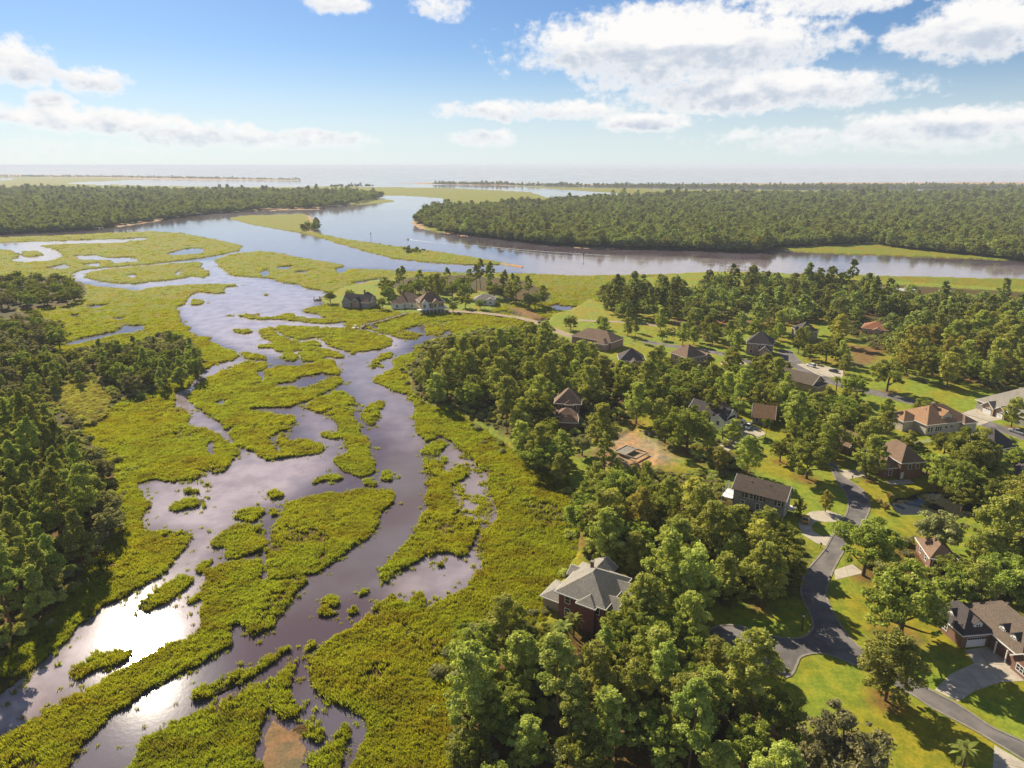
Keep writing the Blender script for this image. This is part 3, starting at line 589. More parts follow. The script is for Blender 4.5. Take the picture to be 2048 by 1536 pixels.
def door(h, rect, face, u, w=1.0, hh=2.2, z=0.15, mat=None, name='door', panels=0):
    x, y = on_face(rect, face, u)
    o = box(name, -w / 2, -.06, 0, w / 2, .05, hh, mat or M_DOORW, h); o.location = (x, y, z); o.rotation_euler = (0, 0, FACE[face][1])
    if panels:                       # a garage door: raised panels in rows, a row of small lights at the top
        for r in range(4):
            for c in range(panels):
                a = -w / 2 + w * (c + .08) / panels; b = -w / 2 + w * (c + .92) / panels; z0 = hh * (r + .1) / 4; z1 = hh * (r + .88) / 4
                box('pane' if r == 3 else 'panel', a, -.085, z0, b, -.055, z1, M_GLASS if r == 3 else (mat or M_DOORW), o)
    else: box('handle', w * .34, -.12, .95, w * .4, -.06, 1.1, M_SHUT, o)
    return o
def roof(h, rect, z, kind, pitch, mat, over=.5, fascia=True, name='roof'):
    """hip, gable along x ('gx') or along y ('gy'); a solid with a white eave board"""
    x0, y0, x1, y1 = rect[0] - over, rect[1] - over, rect[2] + over, rect[3] + over; w, d = x1 - x0, y1 - y0; t = .2
    if kind == 'hip':
        hgt = min(w, d) / 2 * pitch
        if w >= d: ra, rb = (x0 + d / 2, (y0 + y1) / 2), (x1 - d / 2, (y0 + y1) / 2)
        else: ra, rb = ((x0 + x1) / 2, y0 + w / 2), ((x0 + x1) / 2, y1 - w / 2)
        if abs(w - d) < .05: rb = (ra[0] + .05, ra[1] + .05)
    elif kind == 'gx': hgt = d / 2 * pitch; ra, rb = (x0, (y0 + y1) / 2), (x1, (y0 + y1) / 2)
    else: hgt = w / 2 * pitch; ra, rb = ((x0 + x1) / 2, y0), ((x0 + x1) / 2, y1)
    zr = z + hgt
    V = [(x0, y0, z), (x1, y0, z), (x1, y1, z), (x0, y1, z), (ra[0], ra[1], zr), (rb[0], rb[1], zr)]
    if w >= d and kind == 'hip' or kind == 'gx': top = [(0, 1, 5, 4), (1, 2, 5), (2, 3, 4, 5), (3, 0, 4)]
    else: top = [(0, 1, 4), (1, 2, 5, 4), (2, 3, 5), (3, 0, 4, 5)]
    if kind == 'hip':
        r = vf(name, V + [(a, b, z - t) for a, b in ((x0, y0), (x1, y0), (x1, y1), (x0, y1))], top + [(0, 6, 7, 1), (1, 7, 8, 2), (2, 8, 9, 3), (3, 9, 6, 0), (9, 8, 7, 6)], mat, h)
    else:                            # two slabs, open at the gable ends
        A = [(0, 1, 5, 4), (2, 3, 4, 5)] if kind == 'gx' else [(1, 2, 5, 4), (3, 0, 4, 5)]
        VV = V + [(a, b, c - t) for a, b, c in V]; F = []
        for f in A:
            lo = tuple(i + 6 for i in f[::-1]); F += [f, lo]
        e = [(0, 1), (1, 5), (5, 2), (2, 3), (3, 4), (4, 0)] if kind == 'gx' else [(1, 2), (2, 5), (5, 3), (3, 0), (0, 4), (4, 1)]
        F += [(a, b, b + 6, a + 6) for a, b in e]
        r = vf(name, VV, F, mat, h)
    if fascia:
        b = .09
        if kind == 'hip':
            F = []; VV = []
            for (ax, ay, bx, by) in ((x0 - b, y0 - b, x1 + b, y0 + .0), (x0 - b, y1, x1 + b, y1 + b), (x0 - b, y0 + .003, x0, y1 - .003), (x1, y0 + .003, x1 + b, y1 - .003)):
                o_ = len(VV); VV += [(x, y, q) for x in (ax, bx) for y in (ay, by) for q in (z - t - .03, z + .03)]; F += [tuple(i + o_ for i in f) for f in BOXF]
            vf('eave_board', VV, F, M_TRIM, r)
        else:
            ends = [((0, 4), (3, 4)), ((1, 5), (2, 5))] if kind == 'gx' else [((0, 4), (1, 4)), ((2, 5), (3, 5))]
            for k, pr in enumerate(ends):
                VV = []; F = []
                for a, c in pr:
                    o_ = len(VV); n = Vector((-1 if k == 0 else 1, 0, 0)) if kind == 'gx' else Vector((0, -1 if k == 0 else 1, 0))
                    for q in (a, c):
                        for dz in (-t - .06, .05):
                            for s in (.003, .12): VV.append(Vector(V[q]) + Vector((0, 0, dz)) + n * s)
                    F += [tuple(i + o_ for i in f) for f in BOXF]
                vf('eave_board', VV, F, M_TRIM, r)
    return r, zr
def block(h, rect, eave, kind, pitch, wall, roofm, z0=0.0, over=.5, fascia=True):
    x0, y0, x1, y1 = rect; hg = 0; V = [(x, y, z) for x in (x0, x1) for y in (y0, y1) for z in (z0 - .2, eave)]; F = list(BOXF[:-1])
    if kind == 'gx':
        hg = (y1 - y0) / 2 * pitch; V += [(x0, (y0 + y1) / 2, eave + hg), (x1, (y0 + y1) / 2, eave + hg)]
        F = [(0, 1, 8, 3, 2), (4, 6, 7, 9, 5), (0, 4, 5, 1), (2, 3, 7, 6)]
    elif kind == 'gy':
        hg = (x1 - x0) / 2 * pitch; V += [((x0 + x1) / 2, y0, eave + hg), ((x0 + x1) / 2, y1, eave + hg)]
        F = [(0, 1, 3, 2), (4, 6, 7, 5), (0, 4, 5, 8, 1), (2, 3, 9, 7, 6)]
    vf('wall', V, F, WALLS[wall], h)
    ze = eave + (.22 if kind == 'hip' else .22 - over * pitch)
    if kind != 'hip': return roof(h, rect, ze, kind, pitch, ROOFS[roofm], over, fascia)
    return roof(h, rect, ze, kind, pitch, ROOFS[roofm], over, fascia)
def dormer(h, x, y, z, w, hh, dep, face, roofm='dark', wall='white', bars=2):
    """a small gabled house-front on the roof; x, y, z the middle of its sill line"""
    d = link('dormer', None, h); d.location = (x, y, z); d.rotation_euler = (0, 0, FACE[face][1])
    g = w / 2 * .85
    vf('wall', [(-w / 2, 0, 0), (w / 2, 0, 0), (w / 2, 0, hh), (0, 0, hh + g), (-w / 2, 0, hh), (-w / 2, dep, 0), (w / 2, dep, 0), (w / 2, dep, hh), (0, dep, hh + g), (-w / 2, dep, hh)], [(0, 1, 2, 3, 4), (0, 4, 9, 5), (1, 6, 7, 2), (5, 9, 8, 7, 6)], WALLS[wall], d)
    o = .18; s = .85
    V = [(-w / 2 - o, -o, hh - o * s), (0, -o, hh + g + .0), (w / 2 + o, -o, hh - o * s), (-w / 2 - o, dep, hh - o * s), (0, dep, hh + g), (w / 2 + o, dep, hh - o * s)]
    V = [(a, b, c + .04) for a, b, c in V] + [(a, b, c + .16) for a, b, c in V]
    vf('roof', V, [(0, 1, 4, 3), (1, 2, 5, 4), (6, 9, 10, 7), (7, 10, 11, 8), (0, 6, 7, 1), (1, 7, 8, 2), (2, 8, 11, 5), (0, 3, 9, 6)], ROOFS[roofm], d)
    me, pm = window_mesh(w * .5, hh * .62, bars); q = link('window', me, d); q.location = (0, 0, hh * .22); p = link('pane', pm, d); p.location = (0, 0, hh * .22)
def chimney(h, x, y, z0, z1, wall='brown', w=.9):
    c = box('chimney', x - w / 2, y - w / 2, z0, x + w / 2, y + w / 2, z1, WALLS[wall], h); box('cap', x - w / 2 - .1, y - w / 2 - .1, z1, x + w / 2 + .1, y + w / 2 + .1, z1 + .15, M_KERB, c)
def vent(h, x, y, z, w=.22, t=.45): box('roof_vent', x - w / 2, y - w / 2, z - .5, x + w / 2, y + w / 2, z + t, M_KERB, h)
def house(name, label, A, B, depth, eave, base=LAND):
    """A, B: photograph pixels of the two ends of the front eave; x runs along it, y away from the viewer. Gives the Empty and the front length"""
    a, b = at(*A, base + eave), at(*B, base + eave); d = b - a; L_ = d.length
    h = link(name, None); h.location = (a.x, a.y, base); h.rotation_euler = (0, 0, math.atan2(d.y, d.x)); tag(h, label, 'house')
    u = d.normalized(); n = Vector((-u.y, u.x, 0)); c = a + u * L_ / 2 + n * depth / 2
    for i in (-.3, .3):
        q = c + u * L_ * i; NO_TREES.append((q.x, q.y, max(L_, depth) * .42 + 1.2))
    return h, L_
def win_row(h, rect, face, us, z, **k):
    for u in us: window(h, rect, face, u, z, **k)

# the big brick house on the marsh edge
h, L_ = house('brick_house', 'two-storey red brick house with many-hipped grey roof at the marsh edge', (1118, 1183), (1208, 1216), 12, 6.3)
r = (0, 0, L_, 12.0); block(h, r, 6.3, 'hip', .62, 'red', 'grey', over=.7)
win_row(h, r, 'F', (.2, .55, .85), 4.2, w=1.1, hh=1.6); win_row(h, r, 'F', (.2, .55), 1.2, w=1.1, hh=1.6); win_row(h, r, 'R', (.2, .5, .8), 4.2, w=1.1, hh=1.6); win_row(h, r, 'R', (.2, .8), 1.2, w=1.1, hh=1.6); win_row(h, r, 'L', (.3, .7), 4.2, w=1.1, hh=1.6)
r2 = (L_ * .5, -1.2, L_ * .5 + 3.6, 3); block(h, r2, 6.15, 'hip', .62, 'red', 'grey', over=.45)
block(h, (L_ - 4, 1.4, L_ + 2.2, 5.4), 5.9, 'gx', .6, 'red', 'grey', over=.5); block(h, (L_ - 4, 6.6, L_ + 3.4, 11.4), 6.05, 'gx', .62, 'red', 'grey', over=.5)
block(h, (1.2, 10, 6.2, 15.4), 6.1, 'gy', .6, 'red', 'grey', over=.5); block(h, (-4.6, 1.2, .3, 7.4), 2.7, 'hip', .5, 'tan', 'grey', over=.5)
block(h, (-1.6, 7.6, 2.2, 11.2), 5.95, 'gx', .55, 'red', 'grey', over=.4); door(h, (L_ - 4, 1.4, L_ + 2.2, 5.4), 'R', .5, 1.1, 2.3); chimney(h, L_ * .35, 8.2, 7, 10.6, 'red', .6)
vent(h, L_ * .3, 3.2, 8.4); vent(h, L_ * .62, 3.6, 8.6, .15, .6); vent(h, L_ * .42, 2.2, 7.7, .5, .2)
# grey house
h, L_ = house('grey_house', 'long grey two-storey house with weathered gable roof beside the curving road', (1468, 976), (1570, 1002), 7.6, 6.2)
r = (0, 0, L_, 7.6); block(h, r, 6.2, 'gx', .72, 'grey', 'weather', z0=1.0, over=.5)
win_row(h, r, 'F', (.26, .36, .55, .9), 4.3, w=.95, hh=1.6, shutters=True); win_row(h, r, 'F', (.2, .5, .8), 1.6, w=.95, hh=1.6); win_row(h, r, 'R', (.18, .5, .82), 4.2, w=.9, hh=1.5); win_row(h, r, 'R', (.18, .5, .82), 1.7, w=.9, hh=1.5); window(h, r, 'R', .5, 6.8, w=.7, hh=1.0)
box('porch_deck', -3.2, -.6, 2.9, -.02, 5.4, 3.1, M_TRIM, h)
for q in ((-3.0, -.4), (-3.0, 2.4), (-3.0, 5.2)): box('porch_post', q[0] - .1, q[1] - .1, -.1, q[0] + .1, q[1] + .1, 5.6, M_TRIM, h)
box('porch_deck', L_ + .02, 5.2, 1.2, L_ + 1.8, 8.2, 1.35, M_TRIM, h); box('belt_board', L_ + .02, .05, .98, L_ + .12, 5.1, 1.2, M_TRIM, h); door(h, r, 'R', .9, 1.0, 2.2, 1.4)
for q in ((L_ + 1.7, 5.3), (L_ + 1.7, 8.1)): box('porch_post', q[0] - .08, q[1] - .08, -.1, q[0] + .08, q[1] + .08, 3.6, M_TRIM, h)
vent(h, 4, 2.6, 8.1); vent(h, 9, 2.8, 8.2, .15, .5); vent(h, 11.5, 2.2, 7.8, .4, .15)
# garage house at the lower right
h, L_ = house('dormered_house', 'brick house with white dormers and white garage door above the wide driveway', (1926, 1271), (1985, 1266), 9, 3.0)
r = (0, 0, L_, 9.5); block(h, r, 3.0, 'hip', .95, 'brown', 'dark', over=.4)  # dark shingle paints in the shade on the front slopes
door(h, r, 'F', .5, 4.2, 2.3, .03, name='garage_door', panels=8); win_row(h, r, 'L', (.5,), 1.0, w=1.4, hh=1.3, bars=2)
dormer(h, L_ * .55, .7, 3.75, 1.9, 1.25, 2.2, 'F'); dormer(h, .9, 5.0, 3.75, 1.7, 1.2, 2.0, 'L')
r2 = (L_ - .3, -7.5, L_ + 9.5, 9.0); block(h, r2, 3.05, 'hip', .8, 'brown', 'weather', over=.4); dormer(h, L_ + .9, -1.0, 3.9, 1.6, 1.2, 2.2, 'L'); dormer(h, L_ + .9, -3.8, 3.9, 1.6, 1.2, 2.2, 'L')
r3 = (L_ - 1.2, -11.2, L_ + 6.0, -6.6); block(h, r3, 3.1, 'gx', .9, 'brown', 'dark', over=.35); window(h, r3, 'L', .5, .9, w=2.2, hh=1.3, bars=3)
for q in ((L_ - 1.0, -2.3), (L_ - 1.0, -5.0)): box('porch_post', q[0] - .1, q[1] - .1, 0, q[0] + .1, q[1] + .1, 2.9, M_TRIM, h)
block(h, (L_ + 2, -15.5, L_ + 10, -10.9), 3.1, 'gx', .7, 'brown', 'brown', over=.35)  # brown shingle paints this roof part as the sunlit one
vent(h, L_ + 4, 2, 6.6); vent(h, L_ + 6, 4, 6.8, .4, .15)
# brown hip roofed house by the pond
h, L_ = house('hip_roof_house', 'brick house with steep brown hip roof standing behind the pond', (1803, 927), (1848, 924), 12, 5.4)
r = (0, 0, L_, 12.5); block(h, r, 5.4, 'hip', 1.0, 'brown', 'brown', over=.4); r2 = (-4.5, 1.2, 1.0, 9.5); block(h, r2, 3.4, 'hip', .9, 'brown', 'brown', over=.4); block(h, (-6.0, 6.4, 2.0, 11.8), 5.0, 'gx', .85, 'brown', 'brown', over=.4)
door(h, r, 'F', .12, 1.0, 2.2); win_row(h, r, 'F', (.4, .75), 3.4); win_row(h, r2, 'F', (.4,), 1.1); box('patio_slab', -5, -3.4, -.1, 3, -.6, .12, M_CONC, h)
# tan roofed house
h, L_ = house('tan_roof_house', 'long cream house with orange-tan roof and one wide dormer beside the road', (1854, 851), (1944, 841), 14, 3.9)
r = (0, 0, L_, 14); block(h, r, 3.9, 'hip', .62, 'cream', 'tan', over=.45); win_row(h, r, 'F', (.06, .12), 1.3, w=.9, hh=1.7); win_row(h, r, 'F', (.22, .27, .32), 1.3, w=.8, hh=1.7); win_row(h, r, 'F', (.44, .56), 2.0, w=1.2, hh=.9)
block(h, (-5, 5.5, 3, 13.2), 3.7, 'hip', .6, 'cream', 'tan', over=.45); block(h, (L_ - 5, -1.6, L_ + .6, 6), 3.6, 'hip', .6, 'cream', 'brown', over=.4)
dormer(h, L_ * .5, 1.4, 4.5, 4.4, 1.7, 5.5, 'F', 'tan', 'cream', 3); chimney(h, L_ * .42, 7, 7, 9.4, 'brown', 1.0)
vent(h, L_ * .7, 5, 7.0); vent(h, L_ * .25, 6.5, 7.6, .4, .15)
# large grey roofed house, right edge
h, L_ = house('garage_house', 'large grey-roofed house with twin white garage gables beside the road', (1965, 808), (2007, 824), 20, 3.3)
r = (-4, 1.6, L_ + 12, 24); block(h, r, 3.4, 'hip', .75, 'stone', 'grey', over=.5)
r1 = (0, 0, L_ * .55, 4.5); block(h, r1, 3.0, 'gy', .8, 'tan', 'grey', over=.4); door(h, r1, 'F', .5, L_ * .4, 2.5, .03, name='garage_door', panels=4)
r2 = (L_ * .6, .6, L_ * 1.02, 5); block(h, r2, 3.15, 'gy', .8, 'tan', 'grey', over=.4); door(h, r2, 'F', .5, L_ * .28, 2.5, .03, name='garage_door', panels=3)
# gabled house further up the road
h, L_ = house('peach_gable_house', 'long house with weathered brown roof and peach gable near the parking pad', (1624, 770), (1648, 761), 22, 3.4)
r = (0, 0, L_, 24); block(h, r, 3.4, 'gy', .62, 'tan', 'weather', over=.5); window(h, r, 'F', .5, 4.4, w=1.6, hh=1.2, bars=2); win_row(h, r, 'F', (.25, .75), 1.0, w=1.4, hh=1.5); block(h, (L_ * .1, -2.2, L_ * .9, .4), 2.6, 'hip', .5, 'tan', 'weather', over=.3)
# brown hip roof among the trees
h, L_ = house('tall_hip_house', 'brown hip-roofed house half hidden by oaks beside the marsh wood', (1111, 807), (1160, 809), 10, 5.6)
r = (0, 0, L_, 11); block(h, r, 5.6, 'hip', .85, 'brown', 'brown', over=.6); block(h, (L_ * .4, -1.0, L_ * .4 + 3.0, 3), 5.5, 'hip', .8, 'brown', 'brown', over=.3); r2 = (.8, -7.5, L_ - 1, -.4); block(h, r2, 3.0, 'hip', .6, 'brown', 'brown', over=.4); block(h, (2.6, -13, L_ - .6, -7.2), 2.8, 'hip', .6, 'brown', 'tan', over=.4)
win_row(h, r, 'F', (.2, .8), 3.4); win_row(h, r2, 'F', (.3, .7), 1.0); win_row(h, r, 'L', (.3, .7), 3.4)
# white house by the drive
h, L_ = house('white_house', 'white two-storey house with grey gables behind the parked white cars', (1376, 820), (1450, 842), 8.5, 5.2)
r = (0, 0, L_, 8.5); block(h, r, 5.2, 'gx', .8, 'white', 'dark', over=.4); block(h, (-1.5, -3.2, 4.4, 5.5), 4.6, 'gy', .85, 'stone', 'dark', over=.4); rr = (L_ - 4.6, -1.2, L_ + .4, 6); block(h, rr, 5.6, 'gy', .6, 'white', 'dark', over=.3); block(h, (5, 3, 11, 11.5), 5.1, 'gy', .85, 'white', 'brown', over=.4)
win_row(h, rr, 'R', (.3, .7), 1.2, w=1.0, hh=1.5); win_row(h, r, 'F', (.45, .6), 3.2); win_row(h, rr, 'F', (.5,), 3.4, w=1.2); box('deck', L_ + .42, 1, 1.6, L_ + 2.8, 5, 1.8, M_TRIM, h)
# brick house with stacked windows
h, L_ = house('stacked_window_house', 'tan brick house with tall white stacked windows and brown hip roof', (1374, 717), (1424, 709), 11, 6.2)
r = (0, 0, L_ * .72, 11.5); block(h, r, 6.2, 'hip', .8, 'pink', 'brown', over=.5); win_row(h, r, 'F', (.22,), 1.0, w=2.0, hh=2.0, bars=2); win_row(h, r, 'F', (.6, .82), 1.0, w=1.3, hh=2.0, bars=2); win_row(h, r, 'F', (.6, .82), 3.9, w=1.3, hh=1.7, bars=2); win_row(h, r, 'L', (.3, .7), 3.6)
r2 = (L_ * .72 - .2, .8, L_, 9); block(h, r2, 5.4, 'gy', .7, 'pink', 'brown', over=.4); win_row(h, r2, 'F', (.3, .7), 3.4); win_row(h, r2, 'F', (.3, .7), .9)
# others in the estate
def plain_house(name, label, A, B, depth, eave, wall, roofm, kind='hip', pitch=.75, wing=None, wing_kind='gy'):
    h, L_ = house(name, label, A, B, depth, eave); r = (0, 0, L_, depth); block(h, r, eave, kind, pitch, wall, roofm)
    us = (.2, .5, .8)
    win_row(h, r, 'F', us, 1.1, w=1.1, hh=1.5)
    if eave > 5: win_row(h, r, 'F', us, 3.7, w=1.1, hh=1.5); win_row(h, r, 'L', (.3, .7), 3.7)
    win_row(h, r, 'L', (.3, .7), 1.1)
    if wing:
        a, b, dd, ew = wing; rw = (L_ * a, -dd, L_ * b, depth * .5); block(h, rw, ew, wing_kind, pitch, wall, roofm, over=.4); window(h, rw, 'F', .5, 1.0, w=1.6, hh=1.5, bars=2)
        if wing_kind == 'gy': window(h, rw, 'F', .5, ew - .2, w=.8, hh=.9)
    return h, L_
plain_house('dark_hip_house', 'pinkish brick house with dark hip roof and white garage near the sedge field', (1494, 686), (1544, 691), 11, 6.0, 'pink', 'dark', pitch=.9, wing=(.55, .98, 4, 3.6))
plain_house('clay_tile_house', 'low house with orange clay tile roof at the wood edge', (1724, 656), (1776, 662), 14, 3.8, 'tan', 'tile', pitch=.5, wing=(.45, .75, 3, 4.0))
plain_house('brown_roof_house', 'broad house with dark brown hip roof above the oak grove', (1144, 672), (1222, 686), 13, 4.0, 'pink', 'brown', pitch=.6, wing=(.7, .95, 4, 3.4), wing_kind='hip')
plain_house('black_roof_house', 'house with near-black roof and one pale gable behind the oak grove', (1240, 722), (1290, 723), 11, 4.0, 'pink', 'dark', pitch=.8, wing=(.4, .7, 3, 4.0))
plain_house('carport_house', 'small brown-roofed house at the end of the drive with white cars', (1506, 833), (1548, 838), 9, 3.0, 'grey', 'tan', kind='gx', pitch=.8)
plain_house('brown_gable_house', 'brown gabled house mostly hidden by trees left of the steep hip roof', (1698, 893), (1732, 884), 10, 3.2, 'brown', 'brown', kind='gy', pitch=.8)
plain_house('shaded_house', 'dark-roofed house in deep shade near the right edge behind big oaks', (1988, 900), (2034, 893), 11, 5.2, 'brown', 'dark', pitch=.9)
plain_house('blue_house', 'blue-sided house with dark hip roof cut by the right edge', (2022, 951), (2075, 962), 10, 4.2, 'blue', 'dark', pitch=.7)
plain_house('small_hip_house', 'house with pale brown hip roof beside the big tree across the road', (1862, 1117), (1912, 1122), 9, 3.2, 'brown', 'brown', pitch=.75)
plain_house('hidden_house', 'dim house among trees behind the round pale tree', (1600, 664), (1636, 664), 11, 5.0, 'stone', 'dark', pitch=.8)
plain_house('pale_roof_building', 'long pale-roofed building behind the riverside pines', (1762, 584), (1830, 589), 16, 4.0, 'white', 'pale', kind='gx', pitch=.3)
# houses on the point in the marsh
h, L_ = plain_house('triple_gable_house', 'dark-roofed house with three pale gables on the marsh point', (686, 602), (740, 605), 10, 3.6, 'stone', 'dark', kind='gx', pitch=.85, wing=(.02, .34, 2.5, 3.6))
rw = (L_ * .4, -2.8, L_ * .66, 6); block(h, rw, 3.8, 'gy', 1.0, 'pink', 'dark', over=.4); win_row(h, rw, 'F', (.5,), 3.2, w=1.2); block(h, (L_ * .72, -1.4, L_ * .98, 6), 3.3, 'hip', .8, 'stone', 'brown', over=.4); block(h, (L_ * .45, 8, L_ * .85, 15), 4.6, 'hip', 1.0, 'stone', 'dark', over=.4); chimney(h, L_ * .6, 9, 6, 10.4, 'brown')
h, L_ = plain_house('tan_hip_house', 'house with big tan hip roof between the gabled and the stilt house', (783, 605), (834, 607), 16, 3.6, 'white', 'brown', pitch=.7, wing=(.05, .5, 3, 3.2), wing_kind='hip'); chimney(h, L_ * .3, 7, 6, 10.2, 'tan')
h, L_ = house('stilt_house', 'yellow and white stilt house with porches on the marsh point', (840, 606), (888, 603), 12, 6.8)
r = (0, 0, L_, 12); block(h, r, 6.8, 'hip', .85, 'yellow', 'brown', z0=2.8, over=.5); block(h, (1, -1.4, 5.5, 3.5), 6.7, 'gy', .9, 'white', 'brown', z0=2.8, over=.35); block(h, (L_ * .5, -1.8, L_ * .5 + 4.5, 3.5), 6.9, 'gy', .9, 'yellow', 'tan', z0=2.8, over=.35)
win_row(h, (0, -1.8, L_, 12), 'F', (.16, .6), 3.6, w=1.6, hh=2.2, bars=2); win_row(h, r, 'F', (.42, .82, .92), 3.6, w=1.1, hh=2.2); win_row(h, r, 'L', (.25, .6), 3.6, w=1.2, hh=2)
box('porch_deck', -2.2, -3.6, 2.55, L_ + 2.2, -.05, 2.8, M_TRIM, h); box('porch_rail', -2.2, -3.65, 3.5, L_ + 2.2, -3.55, 3.6, M_TRIM, h); box('porch_deck', L_ + .05, .0, 2.55, L_ + 2.2, 8, 2.8, M_TRIM, h); box('ground_room', 2, 1, -.1, L_ - 2, 10, 2.7, WALLS['grey'], h)
for i in range(9):
    x = -2 + (L_ + 4) * i / 8; box('porch_post', x - .12, -3.6, -.2, x + .12, -3.36, 5.6 if i % 2 else 2.54, M_TRIM, h)
plain_house('white_cottage', 'small white house among trees at the root of the marsh point', (950, 599), (990, 599), 10, 3.8, 'white', 'grey', pitch=.5, wing=(.6, .95, 2, 3.8))

# open ground in front of the two nearest houses
for x, y, r_ in ((1135, 1262, 5), (1165, 1272, 5), (1150, 1292, 4.5), (1490, 1012, 5.5), (1520, 1025, 5.5), (1555, 1035, 5.5), (1585, 1030, 5)):
    q = at(x, y, LAND); NO_TREES.append((q.x, q.y, r_))

# ------------------------------------------------------------------ vegetation
def mat_leaf(name, c_lo, c_hi, transl=0.42, hue=0.035, val=0.5):
    m, g, out = new_mat(name)
    t = g.node('ShaderNodeAttribute', attribute_name='tint').outputs['Fac']
    oi = g.node('ShaderNodeObjectInfo').outputs['Random']
    c = g.mix(t, rgb(c_lo), rgb(c_hi))
    hs = g.node('ShaderNodeHueSaturation')
    g.put(hs.inputs['Hue'], g.math('MULTIPLY_ADD', oi, hue, 0.5 - hue * 0.85)); g.put(hs.inputs['Value'], g.math('MULTIPLY_ADD', oi, val, 1 - val * 0.45))
    g.put(hs.inputs['Color'], c); c = hs.outputs[0]
    d = g.node('ShaderNodeBsdfDiffuse'); g.put(d.inputs[0], c)
    tr = g.node('ShaderNodeBsdfTranslucent'); g.put(tr.inputs[0], g.mix(1.0, c, (1.25, 1.2, 0.6), 'MULTIPLY'))
    mx = g.node('ShaderNodeMixShader'); mx.inputs[0].default_value = transl
    g.l.new(d.outputs[0], mx.inputs[1]); g.l.new(tr.outputs[0], mx.inputs[2]); g.l.new(mx.outputs[0], out.inputs[0])
    return m
M_BARK = mat_flat('bark', '7a6652', 0.9, 0.45, 3.0, stretch=(4, 4, 0.6))
M_PINEBARK = mat_flat('pine_bark', '86684e', 0.9, 0.45, 3.0, stretch=(4, 4, 0.6))
L_OAK = mat_leaf('oak_leaves', '728238', 'c4d068', 0.34)
L_HARD = mat_leaf('hardwood_leaves', '879842', 'dce27e', 0.36)
L_PINE = mat_leaf('pine_needles', '80963e', 'ccd476', 0.36)
L_LIME = mat_leaf('pale_leaves', 'a4a848', 'e6e07c', 0.4)
L_GREY = mat_leaf('grey_leaves', '858858', 'c4c48c', 0.34)
L_FAR = mat_leaf('far_leaves', '6c7c3c', 'b4be70', 0.3, 0.045, .8)
L_PALM = mat_leaf('palm_fronds', '6f7d38', 'a3ad5c', 0.34)

def tube(path, radii, sides=6):
    path = np.asarray(path, float); n = len(path); V = []; F = []
    for i in range(n):
        t = path[min(i + 1, n - 1)] - path[max(i - 1, 0)]; t = t / (np.linalg.norm(t) + 1e-9)
        a = np.cross(t, [0.3, 0.9, 0.2]); a /= np.linalg.norm(a) + 1e-9; b = np.cross(t, a)
        for k in range(sides):
            w = 2 * math.pi * k / sides; V.append(path[i] + radii[i] * (math.cos(w) * a + math.sin(w) * b))
    for i in range(n - 1):
        for k in range(sides):
            k2 = (k + 1) % sides; F.append((i * sides + k, i * sides + k2, (i + 1) * sides + k2, (i + 1) * sides + k))
    return np.array(V), np.array(F)
def join(parts):
    V = []; F = []; o = 0
    for v, f in parts: V.append(v); F.append(np.asarray(f) + o); o += len(v)
    return np.concatenate(V), np.concatenate(F)

